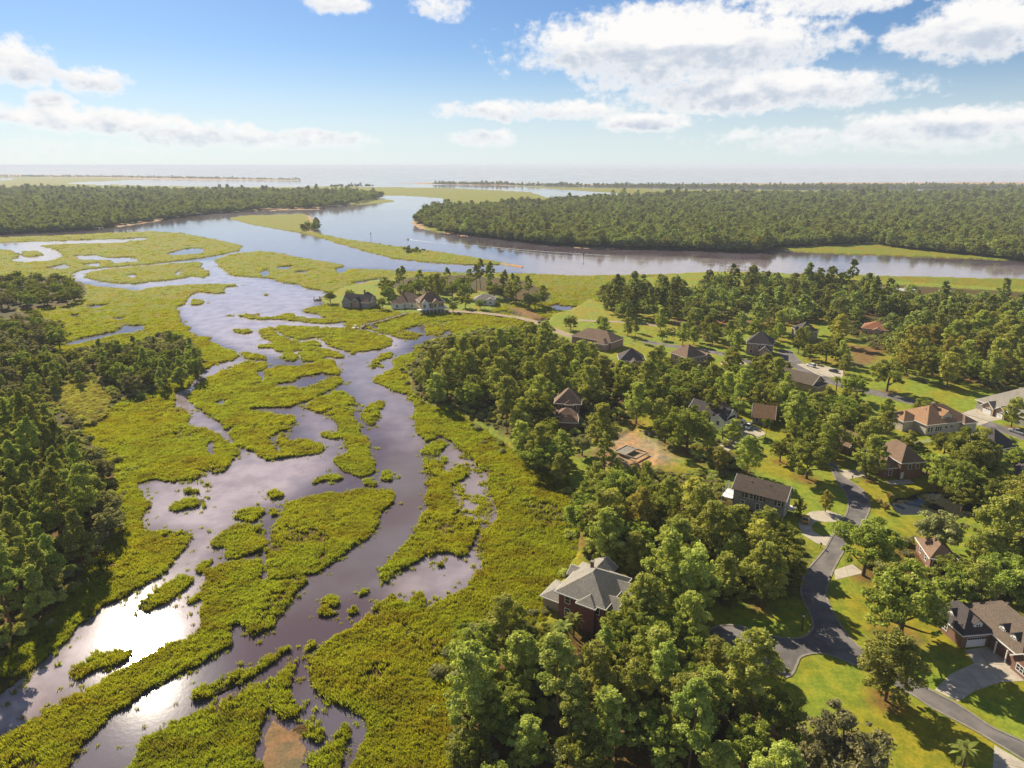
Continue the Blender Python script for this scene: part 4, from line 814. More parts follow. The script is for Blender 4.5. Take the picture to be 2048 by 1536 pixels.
def cards(P_, N, size, rs, aspect=1.0):
    """one small irregular leaf-spray quad per point"""
    n = len(P_)
    N = N / (np.linalg.norm(N, axis=1, keepdims=True) + 1e-9)
    r = rs.randn(n, 3); A = np.cross(N, r); A /= np.linalg.norm(A, axis=1, keepdims=True) + 1e-9; B = np.cross(N, A)
    s = size * (0.65 + 0.7 * rs.rand(n, 1)); sa = s * (0.75 + .5 * rs.rand(n, 1)); sb = s * aspect * (0.75 + .5 * rs.rand(n, 1))
    k = (rs.rand(n, 4) - .5) * .7
    q = [P_ - A * sa + B * sb * k[:, :1], P_ - B * sb + A * sa * k[:, 1:2], P_ + A * sa + B * sb * k[:, 2:3], P_ + B * sb + A * sa * k[:, 3:4]]
    V = np.stack(q, 1).reshape(-1, 3); F = np.arange(4 * n).reshape(n, 4)
    return V, F
def blob_layout(kind, rs):
    """centres and radii of the leaf masses of a crown, metres, for a tree of nominal size"""
    C = []; R = []
    if kind == 'oak':          # spreading: about 12 m tall, 12 m wide
        for i in range(95):
            a = rs.rand() * 6.283; e = math.asin(min(1, -.5 + 1.5 * rs.rand() ** 0.85)); rr = 5.2 * (0.5 + .55 * rs.rand())
            C.append((rr * math.cos(a) * math.cos(e), rr * math.sin(a) * math.cos(e), 5.8 + 1.0 * rr * math.sin(e) + rs.randn() * .3)); R.append(0.35 + .75 * rs.rand() ** 1.5)
        for i in range(6): C.append((rs.randn() * 1.5, rs.randn() * 1.5, 5 + rs.rand() * 3)); R.append(1.7)
    elif kind == 'hard':       # taller and looser: about 16 m tall
        for i in range(100):
            a = rs.rand() * 6.283; z = rs.rand(); w = math.sin(math.pi * (0.16 + 0.8 * z)) ** 0.8 * 4.9 * (.5 + .55 * rs.rand())
            C.append((w * math.cos(a), w * math.sin(a), 2.8 + z * 12.6)); R.append(0.35 + .75 * rs.rand() ** 1.5)
        for i in range(8): C.append((rs.randn() * .8, rs.randn() * .8, 4.5 + i * 1.2)); R.append(1.5)
    elif kind == 'pine':       # long bare stem, open head: about 21 m tall
        for i in range(46):
            a = rs.rand() * 6.283; z = rs.rand(); w = (0.5 + 3.4 * (1 - z) ** .7 * (0.35 + .65 * min(1, z * 4))) * (.5 + .6 * rs.rand())
            C.append((w * math.cos(a), w * math.sin(a), 9.5 + z * 10.5)); R.append(0.55 + .6 * rs.rand())
    elif kind == 'young_pine': # dense, pointed, branched low: about 14 m
        for i in range(40):
            a = rs.rand() * 6.283; z = rs.rand(); w = (0.2 + 2.9 * (1 - z) ** .85) * (.55 + .5 * rs.rand())
            C.append((w * math.cos(a), w * math.sin(a), 3.0 + z * 10.8)); R.append(0.55 + .6 * (1 - z) * rs.rand() + .15)
    elif kind == 'shrub':      # about 4 m
        for i in range(12):
            a = rs.rand() * 6.283; w = 1.9 * rs.rand() ** .5
            C.append((w * math.cos(a), w * math.sin(a), 1.2 + 1.5 * rs.rand() * (1 - w / 3.2))); R.append(.7 + .55 * rs.rand())
    return np.array(C), np.array(R)
def crown_mesh(name, kind, seed, n, size, mat):
    rs = np.random.RandomState(seed); C, R = blob_layout(kind, rs)
    idx = rs.choice(len(C), int(n * 1.5), p=R ** 2 / (R ** 2).sum())
    d = rs.randn(len(idx), 3); d /= np.linalg.norm(d, axis=1, keepdims=True)
    d[:, 2] = np.where((d[:, 2] < -0.3) & (rs.rand(len(idx)) < .6), -d[:, 2], d[:, 2])
    flat = 0.6 if kind in ('pine', 'oak') else 0.75
    ani = .65 + .8 * rs.rand(len(C), 3); ani[:, 2] *= flat       # every leaf mass has its own proportions
    rad = 0.3 + 0.75 * rs.rand(len(idx), 1) ** .55 + (rs.rand(len(idx), 1) < .1) * rs.rand(len(idx), 1) * .55
    Pp = C[idx] + d * R[idx][:, None] * rad * ani[idx]
    dist = np.linalg.norm((Pp[:, None, :] - C[None]) / ani[None], axis=2) / R[None]
    keep = (dist < 0.4).sum(1) == 0
    Pp, d, idx = Pp[keep][:n], d[keep][:n], idx[keep][:n]
    N = d * .7 + rs.randn(len(d), 3) * .75 + np.array([0, 0, .7 if 'pine' in kind else .2])
    V, F = cards(Pp, N, size, rs, 1.0)
    me = mesh_np(name, V, F, mat)
    bt = rs.rand(len(C)); tint = np.clip(.15 + .55 * bt[idx] + .45 * (rs.rand(len(idx)) - .35), 0, 1)
    me.attributes.new('tint', 'FLOAT', 'POINT').data.foreach_set('value', np.repeat(tint, 4).astype(np.float32))
    return me, C, R
def trunk_mesh(name, kind, seed, C, R, mat):
    rs = np.random.RandomState(seed + 5)
    h0, r0, top = {'oak': (3.2, .42, 8.5), 'hard': (4.5, .32, 13.5), 'pine': (10, .27, 19.5), 'young_pine': (2.5, .2, 13), 'shrub': (.4, .12, 1.6)}[kind]
    zs = np.linspace(-0.3, top, 7); path = np.stack([np.cumsum(rs.randn(7) * .12), np.cumsum(rs.randn(7) * .12), zs], 1); path[:2, :2] = 0
    parts = [tube(path, np.linspace(r0, r0 * .25, 7))]
    for i in rs.choice(len(C), min(len(C), 9 if kind != 'young_pine' else 4), replace=False):
        z = max(h0 * .7, C[i][2] - (2.5 if kind != 'pine' else .6)); s = np.array([np.interp(z, zs, path[:, 0]), np.interp(z, zs, path[:, 1]), z])
        mid = (s + C[i]) / 2 + np.array([0, 0, -.3]) + rs.randn(3) * .2
        parts.append(tube([s, mid, C[i]], [r0 * .42, r0 * .3, r0 * .12], 5))
    V, F = join(parts); return mesh_np(name, V, F, mat, True)
KINDS = {}
def protos(key, kind, mat, bark, nv, n, size, seed):
    KINDS[key] = []
    for i in range(nv):
        cm, C, R = crown_mesh(key + '_crown', kind, seed + i * 7, n, size, mat)
        KINDS[key].append((cm, trunk_mesh(key + '_trunk', kind, seed + i * 7, C, R, bark)))
protos('oak', 'oak', L_OAK, M_BARK, 5, 14000, .185, 100)
protos('hard', 'hard', L_HARD, M_BARK, 5, 14000, .185, 200)
protos('pine', 'pine', L_PINE, M_PINEBARK, 4, 8000, .19, 300)
protos('ypine', 'young_pine', L_PINE, M_PINEBARK, 4, 9000, .18, 400)
protos('lime', 'hard', L_LIME, M_BARK, 3, 11000, .2, 500)
protos('grey', 'oak', L_GREY, M_BARK, 3, 11000, .2, 600)
protos('shrub', 'shrub', L_HARD, M_BARK, 3, 1500, .2, 700)
protos('vshrub', 'shrub', L_LIME, M_BARK, 2, 1500, .2, 780)
protos('gshrub', 'shrub', L_GREY, M_BARK, 3, 1500, .2, 750)
for k_, kd_, mt_, s_ in (('foak', 'oak', L_FAR, 1), ('fhard', 'hard', L_FAR, 2), ('fpine', 'pine', L_FAR, 3)):
    protos(k_, kd_, mt_, M_BARK, 3, 700, .62, 800 + 40 * s_)
NAMES = {'oak': 'oak_tree', 'hard': 'hardwood_tree', 'pine': 'pine_tree', 'ypine': 'young_pine_tree', 'lime': 'pale_leaved_tree', 'grey': 'grey_green_tree', 'shrub': 'shrub', 'gshrub': 'shrub'}
HT = {'oak': 6.8, 'hard': 9.0, 'pine': 15.0, 'ypine': 7.5, 'lime': 9.0, 'grey': 6.8, 'shrub': 1.6, 'gshrub': 1.6}
trnd = random.Random(5)
TREES = []
def tree(key, loc, s, label, group=None, sz=1.0):
    cm, tm = trnd.choice(KINDS[key])
    e = link(NAMES[key], None); e.location = loc; rz = trnd.random() * 6.283; e.rotation_euler = (0, 0, rz)
    e.scale = (s, s, s * sz)
    link('trunk', tm, e); link('crown', cm, e)
    TREES.append((loc[0], loc[1], 5 * s))
    return tag(e, label, 'shrub' if 'shrub' in key else 'tree', group)
def tree_px(key, x, y, s, label, group=None, sz=1.0, base=LAND):
    """x, y: photograph pixel of the middle of the crown"""
    q = at(x, y, base + HT[key] * s * sz); return tree(key, (q.x, q.y, base - .05), s, label, group, sz)
def inside(poly, x, y):
    r = False; n = len(poly)
    for i in range(n):
        (x1, y1), (x2, y2) = poly[i], poly[(i + 1) % n]
        if (y1 > y) != (y2 > y) and x < x1 + (y - y1) * (x2 - x1) / (y2 - y1): r = not r
    return r
def wood_points(poly, z, spacing, seed, tries=9000, clear=True):
    """poly: photograph outline of the canopy, z its height; gives well spread stem positions"""
    rs = random.Random(seed); W_ = [at(x, y, z) for x, y in poly]; W_ = [(p.x, p.y) for p in W_]
    x0, x1 = min(p[0] for p in W_), max(p[0] for p in W_); y0, y1 = min(p[1] for p in W_), max(p[1] for p in W_)
    got = []
    for _ in range(tries):
        x, y = rs.uniform(x0, x1), rs.uniform(y0, y1)
        if not inside(W_, x, y): continue
        if any((x - a) ** 2 + (y - b) ** 2 < spacing ** 2 for a, b in got): continue
        if clear and any((x - a) ** 2 + (y - b) ** 2 < r * r for a, b, r in NO_TREES): continue
        if clear and any((x - a) ** 2 + (y - b) ** 2 < (r * .8) ** 2 for a, b, r in TREES): continue
        got.append((x, y))
    return got

# instanced ground cover and far woods: one object of kind stuff each
def scatter(name, pts, scl, rot, which, sources, label_kind='stuff'):
    me = bpy.data.meshes.new(name); n = len(pts)
    me.vertices.add(n); me.vertices.foreach_set('co', np.asarray(pts, np.float32).ravel())
    me.attributes.new('scl', 'FLOAT_VECTOR', 'POINT').data.foreach_set('vector', np.asarray(scl, np.float32).ravel())
    me.attributes.new('rot', 'FLOAT_VECTOR', 'POINT').data.foreach_set('vector', np.asarray(rot, np.float32).ravel())
    me.attributes.new('which', 'INT', 'POINT').data.foreach_set('value', np.asarray(which, np.int32))
    o = link(name, me); tag(o, kind=label_kind)
    t = bpy.data.node_groups.new(name, 'GeometryNodeTree')
    t.interface.new_socket('Geometry', in_out='INPUT', socket_type='NodeSocketGeometry'); t.interface.new_socket('Geometry', in_out='OUTPUT', socket_type='NodeSocketGeometry')
    N = t.nodes; L = t.links; gi = N.new('NodeGroupInput'); go = N.new('NodeGroupOutput'); jn = N.new('GeometryNodeJoinGeometry')
    def attr(nm, ty):
        a = N.new('GeometryNodeInputNamedAttribute'); a.data_type = ty; a.inputs[0].default_value = nm; return a.outputs[0]
    aw, ascl, arot = attr('which', 'INT'), attr('scl', 'FLOAT_VECTOR'), attr('rot', 'FLOAT_VECTOR')
    for k, src in enumerate(sources):
        oi = N.new('GeometryNodeObjectInfo'); oi.transform_space = 'ORIGINAL'; oi.inputs['Object'].default_value = src; oi.inputs['As Instance'].default_value = True
        cmp_ = N.new('FunctionNodeCompare'); cmp_.data_type = 'INT'; cmp_.operation = 'EQUAL'
        L.new(aw, cmp_.inputs[2]); cmp_.inputs[3].default_value = k
        ip = N.new('GeometryNodeInstanceOnPoints')
        L.new(gi.outputs[0], ip.inputs['Points']); L.new(cmp_.outputs[0], ip.inputs['Selection']); L.new(oi.outputs['Geometry'], ip.inputs['Instance'])
        L.new(arot, ip.inputs['Rotation']); L.new(ascl, ip.inputs['Scale'])
        L.new(ip.outputs[0], jn.inputs[0])
    L.new(jn.outputs[0], go.inputs[0])
    md = o.modifiers.new('scatter', 'NODES'); md.node_group = t
    return o

def mat_marsh():
    m, g, out = new_mat('marsh_grass')
    pos = g.node('ShaderNodeNewGeometry').outputs['Position']
    t = g.node('ShaderNodeAttribute', attribute_name='tint').outputs['Fac']
    oi = g.node('ShaderNodeObjectInfo').outputs['Random']
    n1 = g.noise(pos, 0.03, 4); n2 = g.noise(pos, 0.16, 4)
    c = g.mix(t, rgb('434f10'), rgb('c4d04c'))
    c = g.mix(g.ramp(n1, .4, .62, 0, .85), c, g.mix(1.0, c, (1.1, .97, .85), 'MULTIPLY'))
    st = g.noise(g.vmath('MULTIPLY', pos, (.05, .2, 0)), 1.0, 4, .65)
    c = g.mix(g.ramp(st, .48, .66, 0, .75), c, g.mix(1.0, c, (.86, .7, .8), 'MULTIPLY'))
    c = g.mix(g.ramp(n2, .45, .7, 0, .8), c, g.mix(1.0, c, (.72, .66, .85), 'MULTIPLY'))
    c = g.mix(g.ramp(oi, 0, 1, 0, .55, 'LINEAR'), c, g.mix(1.0, c, (1.35, 1.3, .95), 'MULTIPLY'))
    d = g.node('ShaderNodeBsdfDiffuse'); g.put(d.inputs[0], c)
    tr = g.node('ShaderNodeBsdfTranslucent'); g.put(tr.inputs[0], g.mix(1.0, c, (1.25, 1.2, .55), 'MULTIPLY'))
    mx = g.node('ShaderNodeMixShader'); mx.inputs[0].default_value = .5
    g.l.new(d.outputs[0], mx.inputs[1]); g.l.new(tr.outputs[0], mx.inputs[2]); g.l.new(mx.outputs[0], out.inputs[0]); return m
M_MARSH = mat_marsh()
def tuft_mesh(seed, n, h, spread, lean, wid):
    rs = np.random.RandomState(seed)
    b = rs.randn(n, 2) * spread; a = rs.rand(n) * 6.283; ln = lean * (0.4 + rs.rand(n)); hh = h * (.6 + .55 * rs.rand(n)); w = wid * (.6 + .8 * rs.rand(n))
    dx, dy = np.cos(a) * ln + .25 * lean, np.sin(a) * ln
    px, py = -np.sin(a + 1), np.cos(a + 1)
    z = np.zeros(n)
    v0 = np.stack([b[:, 0] - px * w, b[:, 1] - py * w, z - .1], 1); v1 = np.stack([b[:, 0] + px * w, b[:, 1] + py * w, z - .1], 1)
    v2 = np.stack([b[:, 0] + dx * .45 + px * w * .8, b[:, 1] + dy * .45 + py * w * .8, hh * .62], 1)
    v3 = np.stack([b[:, 0] + dx * 1.1, b[:, 1] + dy * 1.1, hh], 1)
    V = np.stack([v0, v1, v2, v3], 1).reshape(-1, 3); F = np.arange(4 * n).reshape(n, 4)
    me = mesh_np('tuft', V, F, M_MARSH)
    tt = np.stack([z + .15, z + .15, z + .6, z + 1.0], 1) * (.6 + .4 * rs.rand(n, 1))  # feet dark, tips bright: shade low in the stand painted into the blades
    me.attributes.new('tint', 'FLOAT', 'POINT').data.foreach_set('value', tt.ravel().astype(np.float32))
    return me
def build_marsh_grass():
    rs = np.random.RandomState(3)
    allp = []; alls = []; allr = []; allw = []
    # distance bands: (photo rows, tufts per square metre, size)
    for (y0, y1, dens, sc) in ((1180, 1580, 6.5, .58), (980, 1180, 5.0, .64), (820, 980, 3.4, .78), (690, 820, 1.8, 1.05), (600, 690, .8, 1.5), (545, 600, .2, 2.4), (500, 545, .12, 2.9), (462, 500, .06, 3.6)):
        Yn, Yf = at(1024, y1).y, at(1024, y0).y
        xl, xr = at(-130, y0).x, at(1350, y0).x
        n = int((Yf - Yn) * (xr - xl) * dens)
        X = rs.uniform(xl, xr, n); Y = rs.uniform(Yn, Yf, n)
        wx, wy = warp(X, Y); c = cover_at(wx, wy); px, py = to_px(X, Y)
        ok = (c == MARSH) & (px > -120) & (px < 2150)
        for ang_ in range(5): ok &= cover_at(wx + (.55 * sc + .25) * math.cos(ang_ * 1.257), wy + (.55 * sc + .25) * math.sin(ang_ * 1.257)) != WATER
        # ragged stands: thinner where the marsh is wet, a few stems out in the shallows
        thin = fbm(X / 9, Y / 9, 3)
        ok &= rs.rand(n) < np.clip(1.15 - 6.5 * np.maximum(thin - .06, 0), .12, 1)
        c2 = cover_at(wx + rs.randn(n) * 1.6, wy + rs.randn(n) * 1.6)
        ok &= (c2 != WATER) | (rs.rand(n) < .55)
        ok |= (c == WATER) & (c2 == MARSH) & (rs.rand(n) < .10) & (px > -120)
        pond = (np.abs(px - 935) < 50) & (np.abs(py - 985) < 75) & (c == WATER) & (rs.rand(n) < .3) & (fbm(X / 4, Y / 4, 2) > -.02)
        ok |= pond
        X, Y, c = X[ok], Y[ok], c[ok]; n = len(X)
        z = np.where(c == MARSH, .22, -.3); s = sc * (.7 + .6 * rs.rand(n)) * (1 + .8 * fbm(X / 9, Y / 9, 2))
        wind = 2.6 + 3.0 * fbm(X / 22, Y / 22, 2)
        allp.append(np.stack([X, Y, z], 1)); alls.append(np.stack([s * 1.05, s * 1.05, s / sc * .86 * (.7 + .5 * rs.rand(n)) * (1 + .7 * fbm(X / 3.1, Y / 3.1, 2))], 1))
        allr.append(np.stack([np.zeros(n), np.zeros(n), wind + rs.randn(n) * .7], 1)); allw.append(rs.randint(0, 4, n))
    p = np.concatenate(allp); print('tufts', len(p))
    src = []
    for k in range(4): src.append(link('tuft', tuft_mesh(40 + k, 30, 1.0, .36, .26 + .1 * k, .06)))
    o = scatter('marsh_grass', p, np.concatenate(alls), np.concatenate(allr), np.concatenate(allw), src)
    tag(o, 'tall yellow-green marsh grass covering the tidal flats and creek islands', 'marsh grass')
    for k, s_ in enumerate(src): s_.parent = o; q = at(650 + 12 * k, 1060 + 14 * k, .22); s_.location = q
    return o
build_marsh_grass()

# ------------------------------------------------------------------ palms, pampas grass
def palm(x, y, ht, s, label):
    q = at(x, y, LAND + ht); e = link('palm_tree', None); e.location = (q.x, q.y, LAND - .05); tag(e, label, 'palm tree', 'palm trees in the gardens')
    rs = np.random.RandomState(int(x) + int(y)); z = np.linspace(-.2, ht, 6)
    V, F = tube(np.stack([np.cumsum(rs.randn(6) * .03), np.cumsum(rs.randn(6) * .03), z], 1), np.linspace(.24, .17, 6), 7); link('trunk', mesh_np('trunk', V, F, M_BARK, True), e)
    VV = []; FF = []
    for i in range(26):
        a = i * 2.4 + rs.rand() * .3; up = 1.1 - 1.7 * (i / 26); n = 5; o = len(VV); ln = 1.9 * s * (.85 + .3 * rs.rand())
        for k in range(n):
            t = k / (n - 1); r = ln * t * math.cos(up * (1 - .4 * t)); zz = ht + ln * (math.sin(up) * t - .55 * t * t); w = .34 * s * math.sin(math.pi * (.12 + .84 * t))
            for sg in (-1, 1): VV.append((r * math.cos(a) - sg * w * math.sin(a), r * math.sin(a) + sg * w * math.cos(a), zz - .12 * s * (sg == 1)))
        for k in range(n - 1): FF.append((o + 2 * k, o + 2 * k + 1, o + 2 * k + 3, o + 2 * k + 2))
    me = mesh_np('crown', np.array(VV), np.array(FF), L_PALM); me.attributes.new('tint', 'FLOAT', 'POINT').data.foreach_set('value', np.repeat(rs.rand(len(VV) // 2), 2).astype(np.float32)); link('crown', me, e)
palm(1128, 1254, 6.2, 1.25, 'palm with slim trunk beside the red brick house'); palm(1148, 1236, 4.6, 1.1, 'shorter palm against the red brick wall')
palm(1936, 1497, 4.0, 1.25, 'low palm on the lawn at the bottom right corner'); palm(1676, 756, 6.0, 1.1, 'palm beside the upper road near the parking pad')
palm(2026, 878, 5.0, 1.2, 'palm on the verge of the upper road at the right edge'); palm(1408, 724, 4.5, 1.1, 'palm in front of the stacked white windows'); palm(1447, 860, 3.6, 1.1, 'palm left of the two white cars'); palm(1425, 716, 4.5, 1.1, 'palm at the right corner of the stacked-window house')
M_PAMPAS = mat_leaf('pampas', 'a89a5c', 'd8cba0', .4)
def pampas(x, y, s, label):
    q = at(x, y, LAND); rs = np.random.RandomState(int(x)); e = link('pampas_grass', None); e.location = q; tag(e, label, 'ornamental grass')
    V = []; F = []
    for i in range(160):
        a = rs.rand() * 6.28; l = s * (.7 + .5 * rs.rand()); o = len(V); sp = (.3 + .8 * rs.rand()) * s * .55; w = .05 * s
        for k in range(4):
            t = k / 3; r = sp * t; z = l * (1.5 * t - .75 * t * t * (sp / s + .35))
            V += [(r * math.cos(a) - w * math.sin(a), r * math.sin(a) + w * math.cos(a), z), (r * math.cos(a) + w * math.sin(a), r * math.sin(a) - w * math.cos(a), z)]
        F += [(o + 2 * k, o + 2 * k + 1, o + 2 * k + 3, o + 2 * k + 2) for k in range(3)]
    me = mesh_np('blades', np.array(V), np.array(F), M_PAMPAS); me.attributes.new('tint', 'FLOAT', 'POINT').data.foreach_set('value', rs.rand(len(V)).astype(np.float32)); link('blades', me, e)
pampas(1770, 1022, 2.2, 'tall cream pampas grass clump at the pond edge'); pampas(1757, 1010, 1.8, 'smaller pampas clump left of the tall one by the pond'); pampas(1778, 1000, 1.9, 'pampas clump behind the tall one at the pond')

# ------------------------------------------------------------------ cars
def paint_mat(name, c):
    m, g, out = new_mat(name); p = g.node('ShaderNodeBsdfPrincipled'); g.put(p.inputs['Base Color'], rgb(c)); p.inputs['Roughness'].default_value = .3; p.inputs['Coat Weight'].default_value = .6
    g.l.new(p.outputs[0], out.inputs[0]); return m
CARP = {'white': paint_mat('white_paint', 'e2e2df'), 'yellow': paint_mat('yellow_paint', 'c9a01c'), 'silver': paint_mat('silver_paint', 'a4a6a8'), 'dark': paint_mat('dark_paint', '3a4049')}
M_TYRE = mat_flat('tyre', '1c1c1d', .9, .2); M_RIM = mat_flat('wheel_rim', '9b9c9e', .35, .1, metal=.8); M_LAMP = mat_flat('lamp_glass', 'dfe3e6', .2, .1); M_TAIL = mat_flat('tail_glass', '8a1f1c', .3, .1)
def loft(name, secs, mat, parent):
    """secs: list of (x, [(y, z) ...]) cross sections along the car"""
    V = []; F = []; n = len(secs[0][1])
    for x, s in secs: V += [(x, y, z) for y, z in s]
    for i in range(len(secs) - 1):
        for k in range(n): a = i * n + k; b = i * n + (k + 1) % n; F.append((a, b, b + n, a + n))
    F += [tuple(range(n))[::-1], tuple(range((len(secs) - 1) * n, len(secs) * n))]
    o = vf(name, V, F, mat, parent)
    for p in o.data.polygons: p.use_smooth = False
    bv = o.modifiers.new('round', 'BEVEL'); bv.width = .05; bv.segments = 2; bv.limit_method = 'ANGLE'
    return o
_wheel = []
def wheel(parent, x, y):
    if not _wheel:
        for nm, r, w, mt in (('tyre', .34, .12, M_TYRE), ('rim', .22, .125, M_RIM)):
            V, F = tube([(0, -w, 0), (0, -w + .02, 0), (0, w - .02, 0), (0, w, 0)], [r * .9, r, r, r * .9], 14); n = 14
            me = bpy.data.meshes.new(nm); me.from_pydata([tuple(v) for v in V], [], [tuple(f) for f in F] + [tuple(range(n)), tuple(range(3 * n, 4 * n))[::-1]]); me.materials.append(mt); me.update(); _wheel.append((nm, me))
    w = link('wheel', None, parent); w.location = (x, y, .34)
    for nm, me in _wheel: link(nm, me, w)
def car(label, x, y, head, colour, kind='suv'):
    """x, y photograph pixel of the middle of the car on the ground; head: photograph pixel it faces"""
    q = at(x, y, LAND); t = at(*head, LAND) - q; e = link('parked_car', None); e.location = (q.x, q.y, LAND + .03); e.rotation_euler = (0, 0, math.atan2(t.y, t.x)); tag(e, label, 'car')
    pm = CARP[colour]; hi = {'suv': 1.72, 'sedan': 1.42, 'pickup': 1.8}[kind]; L2 = {'suv': 2.35, 'sedan': 2.3, 'pickup': 2.8}[kind]; w = .95
    def sec(x, zb, zt, ww): return (x, [(-ww, zb + .1), (-ww * .93, zb), (ww * .93, zb), (ww, zb + .1), (ww, zt - .12), (ww * .9, zt), (-ww * .9, zt), (-ww, zt - .12)])
    loft('body', [sec(-L2, .38, .92, w * .9), sec(-L2 + .25, .26, 1.0, w), sec(-.6, .24, 1.02, w), sec(.9, .24, 1.0, w), sec(L2 - .5, .26, .92, w), sec(L2, .36, .76, w * .86)], pm, e)
    if kind == 'pickup': c0, c1, c2, c3 = -.6, -.4, .7, 1.5; 
    elif kind == 'suv': c0, c1, c2, c3 = -L2 + .1, -L2 + .45, .45, 1.25
    else: c0, c1, c2, c3 = -L2 + .55, -1.1, .25, 1.15
    def cab(x, zt, ww): return (x, [(-w * .94, .98), (w * .94, .98), (ww, zt), (-ww, zt)])
    loft('window_band', [cab(c0, 1.02, w * .9), cab(c1, hi - .07, w * .76), cab(c2, hi - .05, w * .76), cab(c3, 1.02, w * .88)], M_GLASS, e)
    loft('roof_panel', [(c1 - .02, [(-w * .74, hi - .06), (w * .74, hi - .06), (w * .7, hi), (-w * .7, hi)]), (c2 + .02, [(-w * .74, hi - .04), (w * .74, hi - .04), (w * .7, hi + .01), (-w * .7, hi + .01)])], pm, e)
    for sx in (c1 + .75, c2 - .15): 
        for sy in (-1, 1): vf('pillar', [(sx - .06, sy * w * .945, .98), (sx + .06, sy * w * .945, .98), (sx + .06, sy * w * .765, hi - .05), (sx - .06, sy * w * .765, hi - .05), (sx - .06, sy * w * .9, .98), (sx + .06, sy * w * .9, .98), (sx + .06, sy * w * .72, hi - .05), (sx - .06, sy * w * .72, hi - .05)], [(0, 1, 2, 3), (7, 6, 5, 4), (0, 3, 7, 4), (1, 5, 6, 2)], pm, e)
    if kind == 'pickup': box('cargo_bed', -L2 + .15, -w * .8, .95, -.75, w * .8, 1.04, M_TYRE, e)
    for sy in (-1, 1):
        for sx in (-L2 + .95, L2 - .95): wheel(e, sx, sy * (w - .1))
        box('headlight', L2 - .12, sy * .62 - .17, .58, L2 + .015, sy * .62 + .17, .72, M_LAMP, e); box('tail_light', -L2 - .015, sy * .68 - .12, .62, -L2 + .1, sy * .68 + .12, .84, M_TAIL, e)
        box('mirror', c2 + .35, sy * (w + .02) - .1, 1.0, c2 + .5, sy * (w + .02) + .1, 1.14, pm, e)
    NO_TREES.append((q.x, q.y, 4)); return e
car('white sport utility car parked nearer the white house', 1483, 850, (1476, 857), 'white', 'suv'); car('white car parked beside the small brown-roofed house, right of its twin', 1497, 856, (1490, 864), 'white', 'suv')
car('yellow car parked on the forked driveway of the grey house', 1611, 1042, (1614, 1030), 'yellow', 'sedan'); car('silver pickup truck on the upper road at the right edge', 2034, 866, (2022, 862), 'silver', 'pickup')
car('white van-like car parked by the upper road near the pale parking pad', 1622, 733, (1610, 729), 'white', 'suv'); car('dark car parked on the pale concrete pad by the upper road', 1667, 744, (1655, 741), 'dark', 'sedan')

# ------------------------------------------------------------------ mailboxes, lamps, fences
M_POST = mat_flat('dark_post', '33312f', .7, .2)
def mailbox(x, y, label):
    q = at(x, y, LAND); e = link('mailbox', None); e.location = q; tag(e, label, 'mailbox'); box('post', -.06, -.06, 0, .06, .06, 1.15, M_POST, e); box('box', -.16, -.3, 1.15, .16, .3, 1.45, M_POST, e); box('flag', .16, -.1, 1.3, .18, .0, 1.55, M_TAIL, e)
mailbox(1641, 1096, 'dark mailbox at the lower mouth of the forked driveway'); mailbox(1659, 1164, 'dark mailbox beside the pale slab right of the road'); mailbox(1704, 960, 'dark mailbox at the shaded concrete pad')
def lamp(x, y, label):
    q = at(x, y, LAND); e = link('street_lamp', None); e.location = q; tag(e, label, 'street lamp'); box('post', -.06, -.06, 0, .06, .06, 3.6, M_POST, e); box('lantern', -.18, -.18, 3.6, .18, .18, 4.1, M_LAMP, e); box('cap', -.24, -.24, 4.1, .24, .24, 4.2, M_POST, e)
lamp(1603, 1262, 'thin lamp post on the lawn tip where the two streets meet'); lamp(2012, 843, 'white lamp post by the upper road near the pale driveway')
def fence(name, label, pts, step, ht, rails, mat, post=.06):
    W_ = [at(x, y, LAND) for x, y in pts]; e = link(name, None); e.location = W_[0]; tag(e, label, 'fence'); o = W_[0]
    for a, b in zip(W_, W_[1:]):
        d = b - a; n = max(1, int(d.length / step)); an = math.atan2(d.y, d.x)
        for i in range(n + 1):
            p = a + d * i / n - o; box('post', p.x - post, p.y - post, -.1, p.x + post, p.y + post, ht, mat, e)
        for z in rails:
            r = box('rail', 0, -.03, z - .06, d.length, .03, z + .06, mat, e); r.location = (a - o) + Vector((0, 0, 0)); r.rotation_euler = (0, 0, an)
fence('garden_fence', 'white railing fence behind the steep hip roof', [(1820, 893), (1875, 880)], 2.2, 1.2, (.4, .75, 1.1), M_TRIM)
fence('board_fence', 'sunlit timber rail fence above the dormered house', [(1985, 1183), (2040, 1196)], 2.4, 1.5, (.6, 1.3), M_WOOD, .09)

# ------------------------------------------------------------------ building plot
q0 = at(1262, 905, LAND); e = link('house_foundation', None); e.location = q0; e.rotation_euler = (0, 0, -.75); e.scale = (.75, .75, .6); tag(e, 'pale block foundation of an unfinished house on the bare plot', 'foundation')
for x0, y0, x1, y1 in ((-6, -5, 6, -4.7), (-6, 4.7, 6, 5), (-6, -4.69, -5.7, 4.69), (5.7, -4.69, 6, 4.69), (-.15, -4.69, .15, 4.69)): box('wall', x0, y0, -.2, x1, y1, .75, M_CONC, e)
box('slab', -5.69, -4.69, -.1, -.16, 4.69, .35, M_KERB, e)
rs_ = random.Random(4)
for i in range(5):
    q = at(1290 + i * 9, 868 + (i % 2) * 4, LAND); e = link('block_pallet', None); e.location = q; e.rotation_euler = (0, 0, rs_.random()); tag(e, 'stack of grey blocks at the back of the bare plot', 'block stack', 'block stacks on the bare plot')
    box('pallet', -.6, -.6, 0, .6, .6, .14, M_WOOD, e)
    for r in range(3): box('block_layer', -.55, -.55, .15 + r * .36, .55, .55, .49 + r * .36, M_KERB, e)

